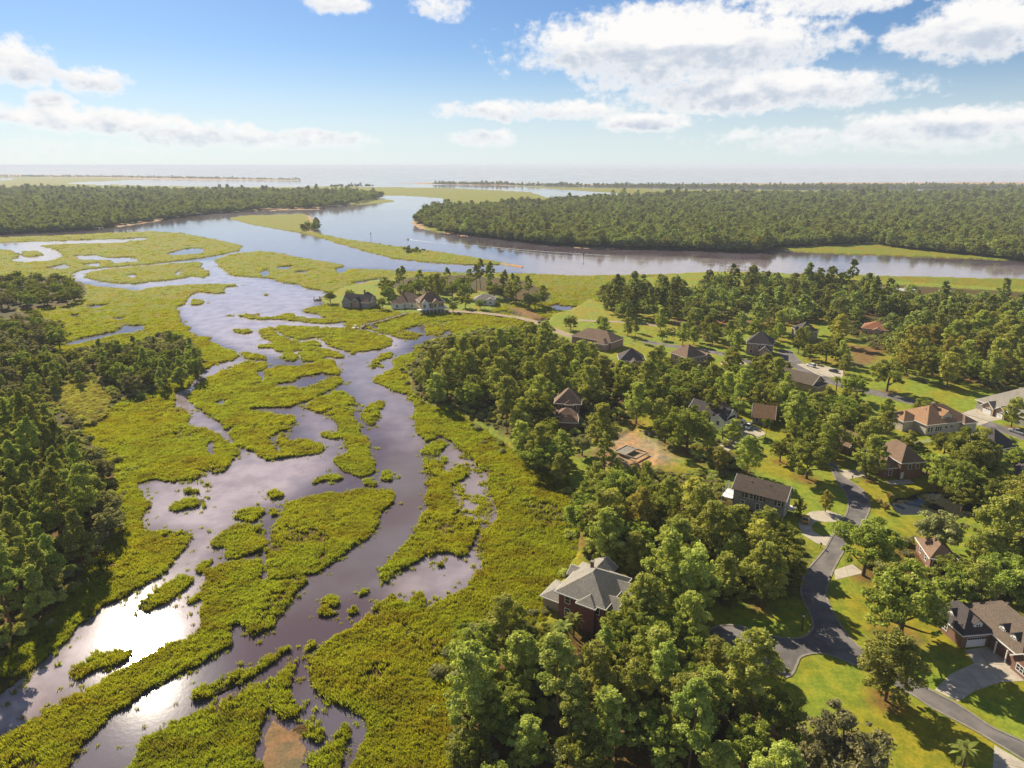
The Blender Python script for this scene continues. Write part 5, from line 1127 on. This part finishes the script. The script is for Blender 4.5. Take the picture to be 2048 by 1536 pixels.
# ------------------------------------------------------------------ docks, boats, markers
def pier(name, label, pts, w, z, step=4.0, rail_h=0.0, mat=M_WOOD, bottom=-1.5):
    W_ = [at(x, y, z) for x, y in pts]; e = link(name, None); e.location = W_[0]; tag(e, label, 'dock'); o = W_[0].copy()
    for a, b in zip(W_, W_[1:]):
        d = b - a; an = math.atan2(d.y, d.x); n = max(1, int(d.length / step)); s = Vector((-math.sin(an), math.cos(an), 0))
        nb = max(2, int(d.length / 2.2))
        for i in range(nb):
            k = box('deck_board', d.length * i / nb + .02, -w / 2, -.14, d.length * (i + 1) / nb - .02, w / 2, 0, mat, e); k.location = a - o; k.rotation_euler = (0, 0, an)
        for i in range(n + 1):
            for sg in (-1, 1):
                p = a + d * i / n + s * sg * (w / 2 + .1) - o; box('post', p.x - .11, p.y - .11, bottom - z, p.x + .11, p.y + .11, rail_h if rail_h else .15, mat, e)
        if rail_h:
            for sg in (-1, 1):
                r = box('rail', 0, -.04, rail_h - .1, d.length, .04, rail_h, mat, e); r.location = (a - o) + s * sg * (w / 2 + .1); r.rotation_euler = (0, 0, an)
    return e
pier('dock_walkway', 'long pale boardwalk crossing the marsh from the stilt house', [(814, 626), (768, 640), (728, 650), (722, 655)], 1.6, 1.5, 5.0, 1.0)
pier('floating_dock', 'low floating dock at the creek end of the boardwalk', [(700, 655), (728, 659)], 3.0, .45, 5.0)
pier('river_pier', 'wooden pier with posts reaching into the river on the right', [(1457, 542), (1462, 533), (1505, 535)], 2.4, 1.6, 6.0, 1.0); pier('boat_slip', 'pier arm with boat lift posts left of the river pier', [(1440, 531), (1462, 533)], 2.0, 1.6, 5.0, 2.4)
pier('boat_dock', 'small dark dock with boat lift beside the triple-gabled house', [(656, 596), (640, 598), (628, 599)], 2.6, 1.0, 3.5, 1.8)
M_HULL = paint_mat('hull_white', 'dedcd6')
def boat(label, x, y, head, s):
    q = at(x, y, 0); t = at(*head, 0) - q; e = link('motor_boat', None); e.location = (q.x, q.y, .05); e.rotation_euler = (0, 0, math.atan2(t.y, t.x)); e.scale = (s, s, s); tag(e, label, 'boat')
    def sc(x, w, zb, zt): return (x, [(-w, zt), (-w * .75, zb), (w * .75, zb), (w, zt)])
    loft('hull', [sc(-3, 1.1, -.15, .7), sc(-.5, 1.2, -.2, .75), sc(1.6, .95, -.1, .9), sc(3.2, .08, .35, 1.05)], M_HULL, e); box('console', -.4, -.45, .7, .5, .45, 1.5, M_HULL, e); box('windscreen', .4, -.42, 1.5, .5, .42, 1.9, M_GLASS, e); box('outboard_motor', -3.5, -.2, .1, -3.02, .2, 1.1, M_POST, e)
    for sy in (-1, 1): box('canopy_post', -.8, sy * .7 - .03, .7, -.74, sy * .7 + .03, 2.3, M_RIM, e)
    box('canopy', -1.4, -.85, 2.3, .4, .85, 2.38, M_HULL, e)
boat('small motor boat speeding up the river ahead of its wake', 815, 479, (800, 476), 1.15); boat('pale boat moored at the floating dock', 712, 657.5, (724, 659), .9); boat('boat hanging at the small dock beside the gabled house', 634, 601, (626, 602), .9)
def marker(label, x, y, ht):
    q = at(x, y, 0); e = link('channel_marker', None); e.location = q; tag(e, label, 'channel marker'); box('pile', -.22, -.22, -1.5, .22, .22, ht, M_POST, e); box('board', -.7, -.06, ht - 1.4, .7, .3 - .24, ht, M_TAIL, e)
marker('channel marker post standing in the middle of the river', 742, 476, 7.0); marker('channel marker near the far left river bank', 268, 461, 8.0); marker('channel marker in the right reach of the river', 1167, 518, 6.0)
def wake(label, s, w, amp):
    c = smooth([at(x, y, 0) for x, y in P(s)], 14); V = []; F = []; n = len(c); rr = random.Random(3)
    for i, p in enumerate(c):
        t = c[min(i + 1, n - 1)] - c[max(i - 1, 0)]; t.normalize(); sd = Vector((-t.y, t.x, 0)); k = i / n; ww = w * (.5 + 1.2 * k) * rr.uniform(.7, 1.3); a = amp * (1 - .7 * k) * rr.uniform(.5, 1.2)
        for j, (f, z) in enumerate(((-1, -.03), (-.45, a * .6), (0, a), (.45, a * .5), (1, -.03))): V.append(p + sd * f * ww + Vector((0, 0, z)))
    for i in range(n - 1):
        for j in range(4): a = i * 5 + j; F.append((a, a + 1, a + 6, a + 5))
    o = vf('boat_wake', V, F, M_FOAM); tag(o, label, 'wake', kind='stuff')
M_FOAM = mat_flat('foam', 'b9bcc0', .5, .5, .6, hex2='6f6a6e')
wake('pale wake trailing behind the speeding motor boat', '818 479 850 483 900 488 960 492 1040 499 1120 505 1220 511', 1.3, .22); wake('outer wash of the boat rolling along the right reach', '1000 498 1100 509 1200 517 1300 522 1420 527 1500 530', 1.0, .16)

# ------------------------------------------------------------------ single trees
T = tree_px
T('hard', 1508, 1338, 1.12, 'tall leafy tree standing alone where the street opens into the turning circle')
T('grey', 1692, 1495, 1.22, 'broad grey-green rounded tree at the bottom edge of the sunny lawn')
T('hard', 1786, 1325, 1.1, 'wide tree overhanging the road opposite the big concrete driveway', sz=.85)
T('oak', 1815, 1192, 1.5, 'massive spreading oak between the curving road and the dormered brick house')
T('oak', 1738, 1085, 1.2, 'round oak on the right kerb opposite the forked driveway', sz=1.1)
T('grey', 1882, 1055, 1.05, 'grey-green oak on the lawn just below the pond')
T('oak', 1620, 905, 1.3, 'dense dark oak at the upper end of the curving road')
T('hard', 1498, 905, .85, 'tree standing against the back of the long grey house')
T('oak', 1378, 848, 1.5, 'huge spreading oak in front of the white gabled house')
T('hard', 1745, 908, .95, 'tree left of the steep brown hip roof, beside the shaded concrete pad')
T('oak', 1948, 895, 1.35, 'large oak in front of the long cream house with the tan roof')
T('oak', 1930, 955, 1.1, 'shaded oak right of the pond below the large oak')
T('lime', 1654, 1000, .42, 'slender pale sapling on the lawn beside the grey house')
T('oak', 1712, 770, 1.0, 'oak between the upper road and the long tan roof'); T('oak', 1780, 745, 1.25, 'dark oak at the wood edge above the upper road')
T('pine', 1212, 895, .85, 'lone pine with bare trunk in front of the building plot'); T('pine', 1014, 800, .85, 'lone pine with bare trunk at the edge of the marsh')
T('hard', 1080, 885, .95, 'bright green tree at the marsh edge left of the building plot', sz=1.0); T('oak', 1110, 905, 1.0, 'dark oak at the marsh edge below the brown hip roof')
T('grey', 1165, 885, .7, 'small grey-brown tree left of the building plot'); T('lime', 1440, 915, .55, 'pale feathery small tree right of the bare building plot')
T('hard', 1205, 850, 1.15, 'big bright tree covering the right side of the brown hip-roofed house'); T('hard', 1275, 800, 1.05, 'bright tree between the brown hip roof and the white house')
T('pine', 1480, 790, .9, 'pine with tall bare trunk beside the white house'); T('pine', 1425, 795, .8, 'pine with forked bare trunk in front of the white wall')
T('hard', 1600, 1010, .35, 'low dark shrubby tree at the grey house steps'); T('oak', 1560, 1075, 1.0, 'oak between the grey house and the road below the driveway')
T('hard', 1530, 1140, 1.0, 'pale green twin-topped tree left of the shaded road'); T('oak', 1370, 730, .9, 'dark oak hiding the left end of the stacked-window house')
T('lime', 1680, 655, 1.1, 'bright yellow-green round tree near the clay tile roof'); T('oak', 1655, 700, 1.0, 'dark round oak at the bend of the upper road')
T('oak', 660, 592, .75, 'low dark oak left of the triple-gabled house on the point'); T('oak', 815, 598, .6, 'small oak in front of the tan hip roof on the point')
T('oak', 930, 600, .8, 'oak right of the stilt house by the sandy road'); T('oak', 1070, 598, .9, 'last oak on the right tip of the marsh point')
T('oak', 764, 604, .7, 'dark oak between the triple-gabled and tan hip-roofed houses on the point'); T('oak', 700, 588, .75, 'oak behind the triple-gabled house'); T('oak', 906, 612, .6, 'low oak at the right corner of the stilt house'); T('oak', 960, 606, .6, 'oak in front of the small white house on the point')
T('oak', 1008, 580, .9, 'oak behind the small white house on the point')
T('lime', 1515, 485, 1.1, 'pale willow-like tree on the far river bank', base=LAND)
T('hard', 1958, 1165, .8, 'leafy tree above the dark roof of the dormered house'); T('oak', 2010, 1150, 1.0, 'oak behind the dormered house at the right edge')
T('hard', 2010, 1060, 1.3, 'tall bright tree at the right edge above the dormered house'); T('hard', 2055, 1000, 1.2, 'tree cut by the right edge below the blue house')
T('oak', 1640, 830, 1.1, 'oak left of the orange-tan roof below the upper road'); T('oak', 1545, 790, 1.1, 'dark oak above the small drive with the white cars')
T('hard', 1665, 865, 1.0, 'bright oak-like tree above the upper end of the curving road')
T('hard', 2030, 820, .75, 'round low tree in front of the twin garage gables')
T('oak', 1850, 815, .8, 'dark tree beside the left end of the long tan roof')

T('hard', 1290, 1205, .95, 'leafy tree touching the right end of the red brick house'); T('oak', 1240, 1262, .85, 'round tree in front of the red brick house')
# ------------------------------------------------------------------ woods whose trees cannot be told apart: label and group shared per wood and kind
# what the photograph shows clear of foliage: no tree of the woods grows up in front of these (x0, y0, x1, y1 in photograph pixels)
SEEN = [(1096, 1118, 1200, 1262), (1200, 1118, 1262, 1192), (1462, 948, 1596, 1016), (1564, 985, 1600, 1040), (1602, 1018, 1692, 1092), (1606, 1120, 1652, 1262), (1684, 955, 1740, 1050), (1900, 1214, 2048, 1350), (1786, 880, 1848, 958), (1848, 806, 1945, 866), (1950, 758, 2048, 842),
        (1596, 736, 1652, 782), (1106, 782, 1162, 842), (1360, 802, 1460, 842), (1345, 692, 1430, 740), (1490, 664, 1548, 706), (1722, 640, 1785, 668), (1140, 656, 1230, 690), (1238, 704, 1292, 726), (1462, 836, 1532, 892), (1590, 724, 1692, 756), (680, 584, 746, 612), (780, 580, 896, 628), (944, 586, 996, 614),
        (1786, 790, 2048, 872), (1610, 960, 1690, 1022), (1232, 868, 1310, 930), (1670, 936, 1730, 958), (1420, 1256, 1640, 1300), (1505, 812, 1548, 842)]
WIDE = {'oak': 5.2, 'hard': 4.4, 'pine': 3.4, 'ypine': 2.8, 'lime': 4.4, 'grey': 5.2, 'shrub': 2, 'gshrub': 2}; TALL = {'oak': 11.5, 'hard': 15.5, 'pine': 20, 'ypine': 14, 'lime': 15.5, 'grey': 11.5, 'shrub': 4, 'gshrub': 4}
def hides(k, x, y, s):
    _, yb = to_px(np.array([x]), np.array([y]), LAND); pt, yt = to_px(np.array([x]), np.array([y - 1.0]), LAND + TALL[k] * s)
    w = WIDE[k] * s * F_PX / math.hypot(y, H_CAM)
    for x0, y0, x1, y1 in SEEN:
        if yb[0] > y1 - 4 and yt[0] < y1 - 6 and pt[0] + w > x0 + 4 and pt[0] - w < x1 - 4: return True
    return False
def wood(poly, z, spacing, seed, mix, where, smin, smax, szr=(.9, 1.15), base=LAND, tries=9000):
    rs = random.Random(seed); keys = [k for k, w in mix for _ in range(w)]
    look = {'oak': 'dark green broad-crowned tree', 'hard': 'bright green leafy tree', 'pine': 'tall bare-stemmed pine', 'ypine': 'dense green young pine', 'lime': 'pale yellow-green tree', 'grey': 'grey-green rounded tree', 'shrub': 'low green bush', 'gshrub': 'low grey-green bush'}
    n = 0
    for x, y in wood_points(P(poly), z, spacing, seed, tries):
        k = rs.choice(keys); s = rs.uniform(smin, smax); f_ = 1.0
        while f_ > .35 and hides(k, x, y, s * f_): f_ -= .1
        if f_ < .4: continue
        s *= f_
        tree(k, (x, y, base - .1), s, look[k] + ' ' + where, look[k] + 's ' + where, rs.uniform(*szr)); n += 1
    return n
cnt = {}
cnt['grove'] = wood('846 770 850 742 872 712 930 692 1000 676 1062 668 1140 692 1220 728 1280 762 1300 792 1240 772 1182 776 1172 800 1092 800 1072 838 1040 812 985 800 900 792 852 786', 8, 9.2, 1, [('oak', 3), ('hard', 4)], 'in the big grove between marsh and houses', .8, 1.15)
cnt['north'] = wood('1176 1010 1205 972 1260 962 1300 985 1345 995 1400 990 1440 1010 1500 1040 1556 1056 1590 1080 1596 1120 1560 1160 1500 1165 1440 1190 1370 1200 1310 1170 1262 1105 1205 1090 1165 1060', 8, 6.6, 2, [('hard', 5), ('oak', 2), ('lime', 1)], 'in the wood between the red brick and grey houses', .75, 1.1)
cnt['south'] = wood('915 1325 985 1258 1070 1240 1092 1300 1160 1315 1205 1250 1290 1210 1390 1225 1430 1290 1440 1360 1400 1420 1436 1500 1330 1520 1300 1420 1240 1430 1225 1500 1160 1470 1090 1420 1030 1400 930 1410', 8, 5.8, 3, [('hard', 4), ('oak', 2), ('pine', 1)], 'in the wood below the red brick house', .72, 1.05)
cnt['sw'] = wood('908 1425 1000 1405 1100 1445 1200 1505 1200 1590 930 1590', 7, 6.8, 34, [('oak', 2), ('hard', 1)], 'in the deep shade at the bottom edge beside the marsh', .55, .85)
cnt['corner'] = wood('1440 1440 1580 1420 1600 1500 1560 1560 1400 1560', 8, 8.5, 33, [('oak', 1), ('hard', 1)], 'in the dark wood left of the sunny lawn', .6, .8)
cnt['lpine'] = wood('-70 830 30 812 100 838 128 892 185 950 205 1010 175 1085 120 1130 60 1190 -70 1260', 9, 5.6, 4, [('ypine', 5), ('pine', 2)], 'in the pine wood along the left edge', .8, 1.15)
cnt['ledge'] = wood('130 880 175 900 215 950 222 1050 190 1120 150 1000', 4, 7.0, 5, [('grey', 2), ('oak', 1), ('gshrub', 2)], 'on the marsh side of the left pine wood', .5, .75)
cnt['lmid'] = wood('-70 705 40 700 130 716 220 698 300 690 350 668 385 692 398 732 340 752 262 762 215 742 128 756 60 800 -70 830', 7, 8.0, 6, [('oak', 3), ('ypine', 3), ('grey', 1)], 'in the dark point of wood left of the creek', .65, .95)
cnt['lup'] = wood('-70 566 60 556 110 556 164 574 150 598 60 608 -70 606', 5, 10, 7, [('oak', 3), ('grey', 1)], 'in the small dark wood at the upper left', .7, .95)
cnt['lup2'] = wood('-70 640 55 640 112 650 118 682 60 688 -70 702', 5, 10, 8, [('oak', 2), ('grey', 2)], 'in the rounded wood below the upper left marsh', .7, .95)
cnt['point'] = wood('752 572 830 560 960 560 1012 574 1095 590 1080 600 1030 592 960 578 880 582 772 586', 8, 10.5, 9, [('oak', 3), ('pine', 2), ('hard', 1)], 'in the wood behind the houses on the point', .85, 1.1)
cnt['houses'] = wood('1240 740 1330 730 1360 760 1480 740 1560 745 1600 790 1700 800 1690 850 1580 860 1560 800 1480 770 1420 780 1340 800 1290 790', 8, 8.6, 10, [('oak', 3), ('hard', 2), ('pine', 1)], 'among the houses along the upper road', .7, 1.05)
cnt['plot'] = wood('1040 840 1100 850 1120 900 1150 925 1110 940 1075 925 1040 890', 6, 8, 11, [('hard', 2), ('oak', 2)], 'on the marsh edge below the brown hip roof', .6, .9)
cnt['rwood'] = wood('1790 690 1880 655 1990 640 2100 650 2110 740 2000 742 1880 742 1800 715', 9, 9.6, 12, [('hard', 4), ('oak', 3), ('lime', 2)], 'in the sunny wood at the right edge', .8, 1.2)
cnt['rlow'] = wood('1840 1130 1930 1120 2060 1090 2110 1140 2100 1185 1990 1195 1880 1175', 7, 9, 13, [('hard', 1), ('oak', 2)], 'in the shade between the right edge and the road', .7, 1.0)
cnt['rmid'] = wood('1880 940 1960 930 2060 920 2060 985 1960 990 1890 975', 6, 10, 14, [('oak', 1)], 'around the shaded houses at the right edge', .7, 1.0)
cnt['edge'] = wood('1165 985 1185 960 1215 950 1300 945 1320 965 1240 980 1190 1040', 5, 8, 15, [('hard', 2), ('pine', 1)], 'between the bare plot and the marsh', .55, .8)
cnt['mid'] = wood('1230 640 1330 650 1450 672 1480 700 1400 690 1330 676 1250 668 1190 652 1130 648', 5, 13, 16, [('oak', 1), ('hard', 1), ('pine', 1)], 'along the sandy track near the sedge field', .55, .9)
cnt['estate'] = wood('1300 700 1360 705 1470 705 1560 720 1640 770 1760 800 1840 830 1860 880 1790 900 1700 900 1640 880 1560 900 1470 880 1330 860 1300 780', 7, 9.5, 17, [('oak', 3), ('hard', 3), ('pine', 1)], 'in the gardens between the upper road and the curving road', .6, .95)
cnt['estate2'] = wood('1400 650 1480 660 1560 655 1700 690 1690 730 1600 700 1560 690 1440 690 1380 680', 6, 10, 18, [('oak', 2), ('hard', 2), ('gshrub', 1)], 'around the upper houses near the brown field', .6, .95)
cnt['estate4'] = wood('1760 920 1800 900 1900 880 1960 900 1990 980 1960 1000 1900 985 1880 960 1860 940', 6, 10, 20, [('oak', 3), ('hard', 1)], 'around the steep hip roof and the shaded houses', .6, 1.0)
print('trees', len(TREES), cnt)

# ------------------------------------------------------------------ far woods: masses
def far_sources(parent_at, keys):
    out = []
    for k in keys:
        for cm, tm in KINDS[k]: out.append(link('crown', cm))
    return out
def woodland(name, label, pts, seed, keys, weights, scale, grow=None):
    rs = np.random.RandomState(seed); pts = np.asarray(pts, float); n = len(pts); src = far_sources(None, keys); nv = 3
    w = rs.choice(len(keys), n, p=np.array(weights) / sum(weights)) * nv + rs.randint(0, nv, n)
    s = scale * (.75 + .5 * rs.rand(n)); s = s * (grow if grow is not None else 1)
    scl = np.stack([s, s, s * (.6 + .55 * rs.rand(n))], 1); rot = np.stack([np.zeros(n), np.zeros(n), rs.rand(n) * 6.28], 1)
    o = scatter(name, pts, scl, rot, w, src); tag(o, label, 'woodland')
    for i, q in enumerate(src): q.parent = o; q.location = pts[i]
    return o
def px_fill(poly, n, seed, cls=None, z=LAND):
    rs = random.Random(seed); pl = P(poly); xs = [p[0] for p in pl]; ys = [p[1] for p in pl]; out = []
    for _ in range(n * 6):
        x, y = rs.uniform(min(xs), max(xs)), rs.uniform(min(ys), max(ys))
        if not inside(pl, x, y): continue
        if cls is not None and COVER[min(YN - 1, int(y) - Y0), min(XN - 1, int(x) - X0)] not in cls: continue
        q = at(x, y, z); out.append((q.x, q.y, z - .2))
        if len(out) >= n: break
    return out
f2 = px_fill('838 434 852 421 874 416 960 416 1000 412 1090 407 1200 401 1300 395 2048 390 2500 389 2500 530 2048 521 1960 512 1840 500 1780 493 1740 486 1640 491 1550 494 1520 503 1420 500 1300 496 1180 494 1080 487 960 472 900 466 858 455 832 446', 27000, 21)
g2 = np.clip(np.hypot(np.array(f2)[:, 0], np.array(f2)[:, 1]) / 1500, .9, 1.5)
woodland('far_woodland', 'broad dark green forest across the river on the right', f2, 1, ['fpine', 'fhard', 'foak'], [0, 1, 9], 1.15, g2)
f1 = px_fill('-260 380 0 380 120 380 400 384 560 385 640 386 720 388 770 392 740 402 700 410 640 416 540 419 420 427 330 438 225 451 205 458 100 463 0 467 -260 470', 13000, 22)
g1 = np.clip(np.hypot(np.array(f1)[:, 0], np.array(f1)[:, 1]) / 1500, .8, 1.5)
woodland('far_woodland', 'hazy forest along the far left bank of the river', f1, 2, ['fpine', 'fhard', 'foak'], [0, 1, 9], 1.0, g1)
f3 = px_fill('1010 369.5 1200 371 1500 372 2048 371 2400 371 2400 376 2048 377 1600 378 1400 376 1200 374 1024 371', 2200, 23) + px_fill('860 368 1010 368.5 1020 370.5 880 369.5', 260, 24) + px_fill('660 373 750 373 750 375 660 375', 50, 25) + px_fill('-200 351.5 200 353 400 356 600 359.5 600 360.8 400 358 200 355 -200 353.5', 900, 26)
woodland('far_woodland', 'thin dark tree line on the barrier islands by the sea', f3, 3, ['fhard', 'foak'], [1, 3], 1.0)
f4 = px_fill('604 455 636 452 640 458 628 464 604 462', 26, 27, z=.3) + px_fill('808 500 850 500 852 504 870 506 812 507', 24, 28, z=.3)
woodland('island_thicket', 'two dark thickets standing on the marsh bar in the river', f4, 4, ['foak', 'fhard'], [3, 1], .38)
near = []
for poly, sp, sd in (('1195 582 1240 570 1330 566 1400 586 1440 606 1440 628 1370 632 1300 620 1230 618', 8.6, 31), ('1400 566 1440 556 1560 552 1640 554 1750 568 1850 590 1800 610 1760 626 1700 626 1640 618 1580 624 1500 606 1440 588', 8.2, 32),
                     ('1760 640 1820 612 1880 584 2048 596 2120 612 2120 655 1990 645 1880 660 1790 690', 8.4, 33), ('1390 620 1440 600 1520 612 1600 620 1680 625 1700 660 1600 640 1480 640', 15, 34)):
    near += [(x, y, LAND - .1) for x, y in wood_points(P(poly), 8, sp, sd, 14000)]
print('woodland near', len(near), 'far', len(f1), len(f2))
woodland('riverside_woodland', 'mixed green woodland between the estate and the river', near, 5, ['foak', 'fhard', 'fpine'], [5, 3, 1], .98)

# ------------------------------------------------------------------ undergrowth
def undergrowth():
    rs = np.random.RandomState(9); X = rs.uniform(-290, 260, 90000); Y = rs.uniform(88, 420, 90000)
    c = cover_at(*warp(X, Y)); px, py = to_px(X, Y)
    ok = (px > -100) & (px < 2150) & (((c == WOOD) & (rs.rand(90000) < .32)) | ((c == SEDGE) & (px > 1000) & (rs.rand(90000) < .5)))
    # bushes where the dry land meets the marsh
    c2 = cover_at(X + rs.randn(90000) * 3, Y + rs.randn(90000) * 3)
    ok |= (c == MARSH) & np.isin(c2, [WOOD, LAWN]) & (rs.rand(90000) < .35) & (px > -100) & (px < 1250)
    for a, b, r in NO_TREES: ok &= (X - a) ** 2 + (Y - b) ** 2 > (r * .85) ** 2
    X, Y, c = X[ok], Y[ok], c[ok]; n = len(X); s = .28 + .5 * rs.rand(n) ** 2; s = np.where(c == SEDGE, .3, s)
    src = [link('bush', cm) for k in ('shrub', 'gshrub') for cm, tm in KINDS[k]]
    o = scatter('undergrowth', np.stack([X, Y, np.where(c == MARSH, .3, LAND - .1)], 1), np.stack([s, s, s * .9], 1), np.stack([s * 0, s * 0, rs.rand(n) * 6.28], 1), rs.randint(0, 6, n), src)
    tag(o, 'low bushes and scrub under the trees and along the marsh edge', 'undergrowth'); print('bushes', n)
    for i, q in enumerate(src): q.parent = o; q.location = (X[i], Y[i], LAND - .1); q.scale = (.4, .4, .4)
undergrowth()

# leaf litter and bare soil under the garden trees
def litter():
    me = ground.data; n = len(me.vertices); co = np.empty(n * 3, np.float32); me.vertices.foreach_get('co', co); co = co.reshape(-1, 3)
    sel = np.where((co[:, 2] > LAND - .3) & (co[:, 1] < 460) & (co[:, 1] > 60))[0]; X, Y = co[sel, 0], co[sel, 1]
    k = np.zeros(len(sel), np.float32)
    for x, y, r in TREES:
        near_ = np.where((np.abs(X - x) < r * 1.1) & (np.abs(Y - y) < r * 1.1))[0]
        d = np.hypot(X[near_] - x, Y[near_] - y) / r; k[near_] = np.maximum(k[near_], np.clip(1.15 - 1.25 * d, 0, 1))
    k = np.clip(k * (1 + 1.6 * fbm(X / 2.2, Y / 2.2, 3)), 0, .85)
    at_ = me.color_attributes['cover']; c = np.empty(n * 4, np.float32); at_.data.foreach_get('color', c); c = c.reshape(-1, 4)
    c[sel, :3] = c[sel, :3] * (1 - k[:, None]) + np.array(rgb('7a6444'))[None] * k[:, None]; at_.data.foreach_set('color', c.ravel())
litter()

def vines():
    rs = np.random.RandomState(19); pl = P('100 805 128 770 150 758 185 763 222 800 208 834 176 850 148 832')
    pts = np.array([(a, b, LAND - .1) for a, b in wood_points(pl, LAND, 1.25, 41, 5000, clear=False)]); n = len(pts); s = .42 + .25 * rs.rand(n)
    src = [link('bush', cm) for cm, tm in KINDS['vshrub']]
    o = scatter('vine_cover', pts, np.stack([s, s, s * .6], 1), np.stack([s * 0, s * 0, rs.rand(n) * 6.28], 1), rs.randint(0, 2, n), src)
    tag(o, 'bright yellow-green vines smothering the clearing in the left wood', 'vines')
    for i, q in enumerate(src): q.parent = o; q.location = pts[i]; q.scale = (.5, .5, .3)
vines()

# ------------------------------------------------------------------ sea haze
def build_haze():
    o = box('haze', -36400, -3400, -3.0, 36400, 36400, H_CAM + 3.0, M_HAZE)
    tag(o, 'thin pale sea haze lying over the whole coast', 'haze', kind='stuff')
M_HAZE, _g, _o = new_mat('haze')
_v = _g.node('ShaderNodeVolumePrincipled'); _v.inputs['Density'].default_value = 0.8e-4
_g.put(_v.inputs['Color'], (.80, .87, .98)); _v.inputs['Anisotropy'].default_value = 0.0
_g.l.new(_v.outputs[0], _o.inputs['Volume'])
build_haze()
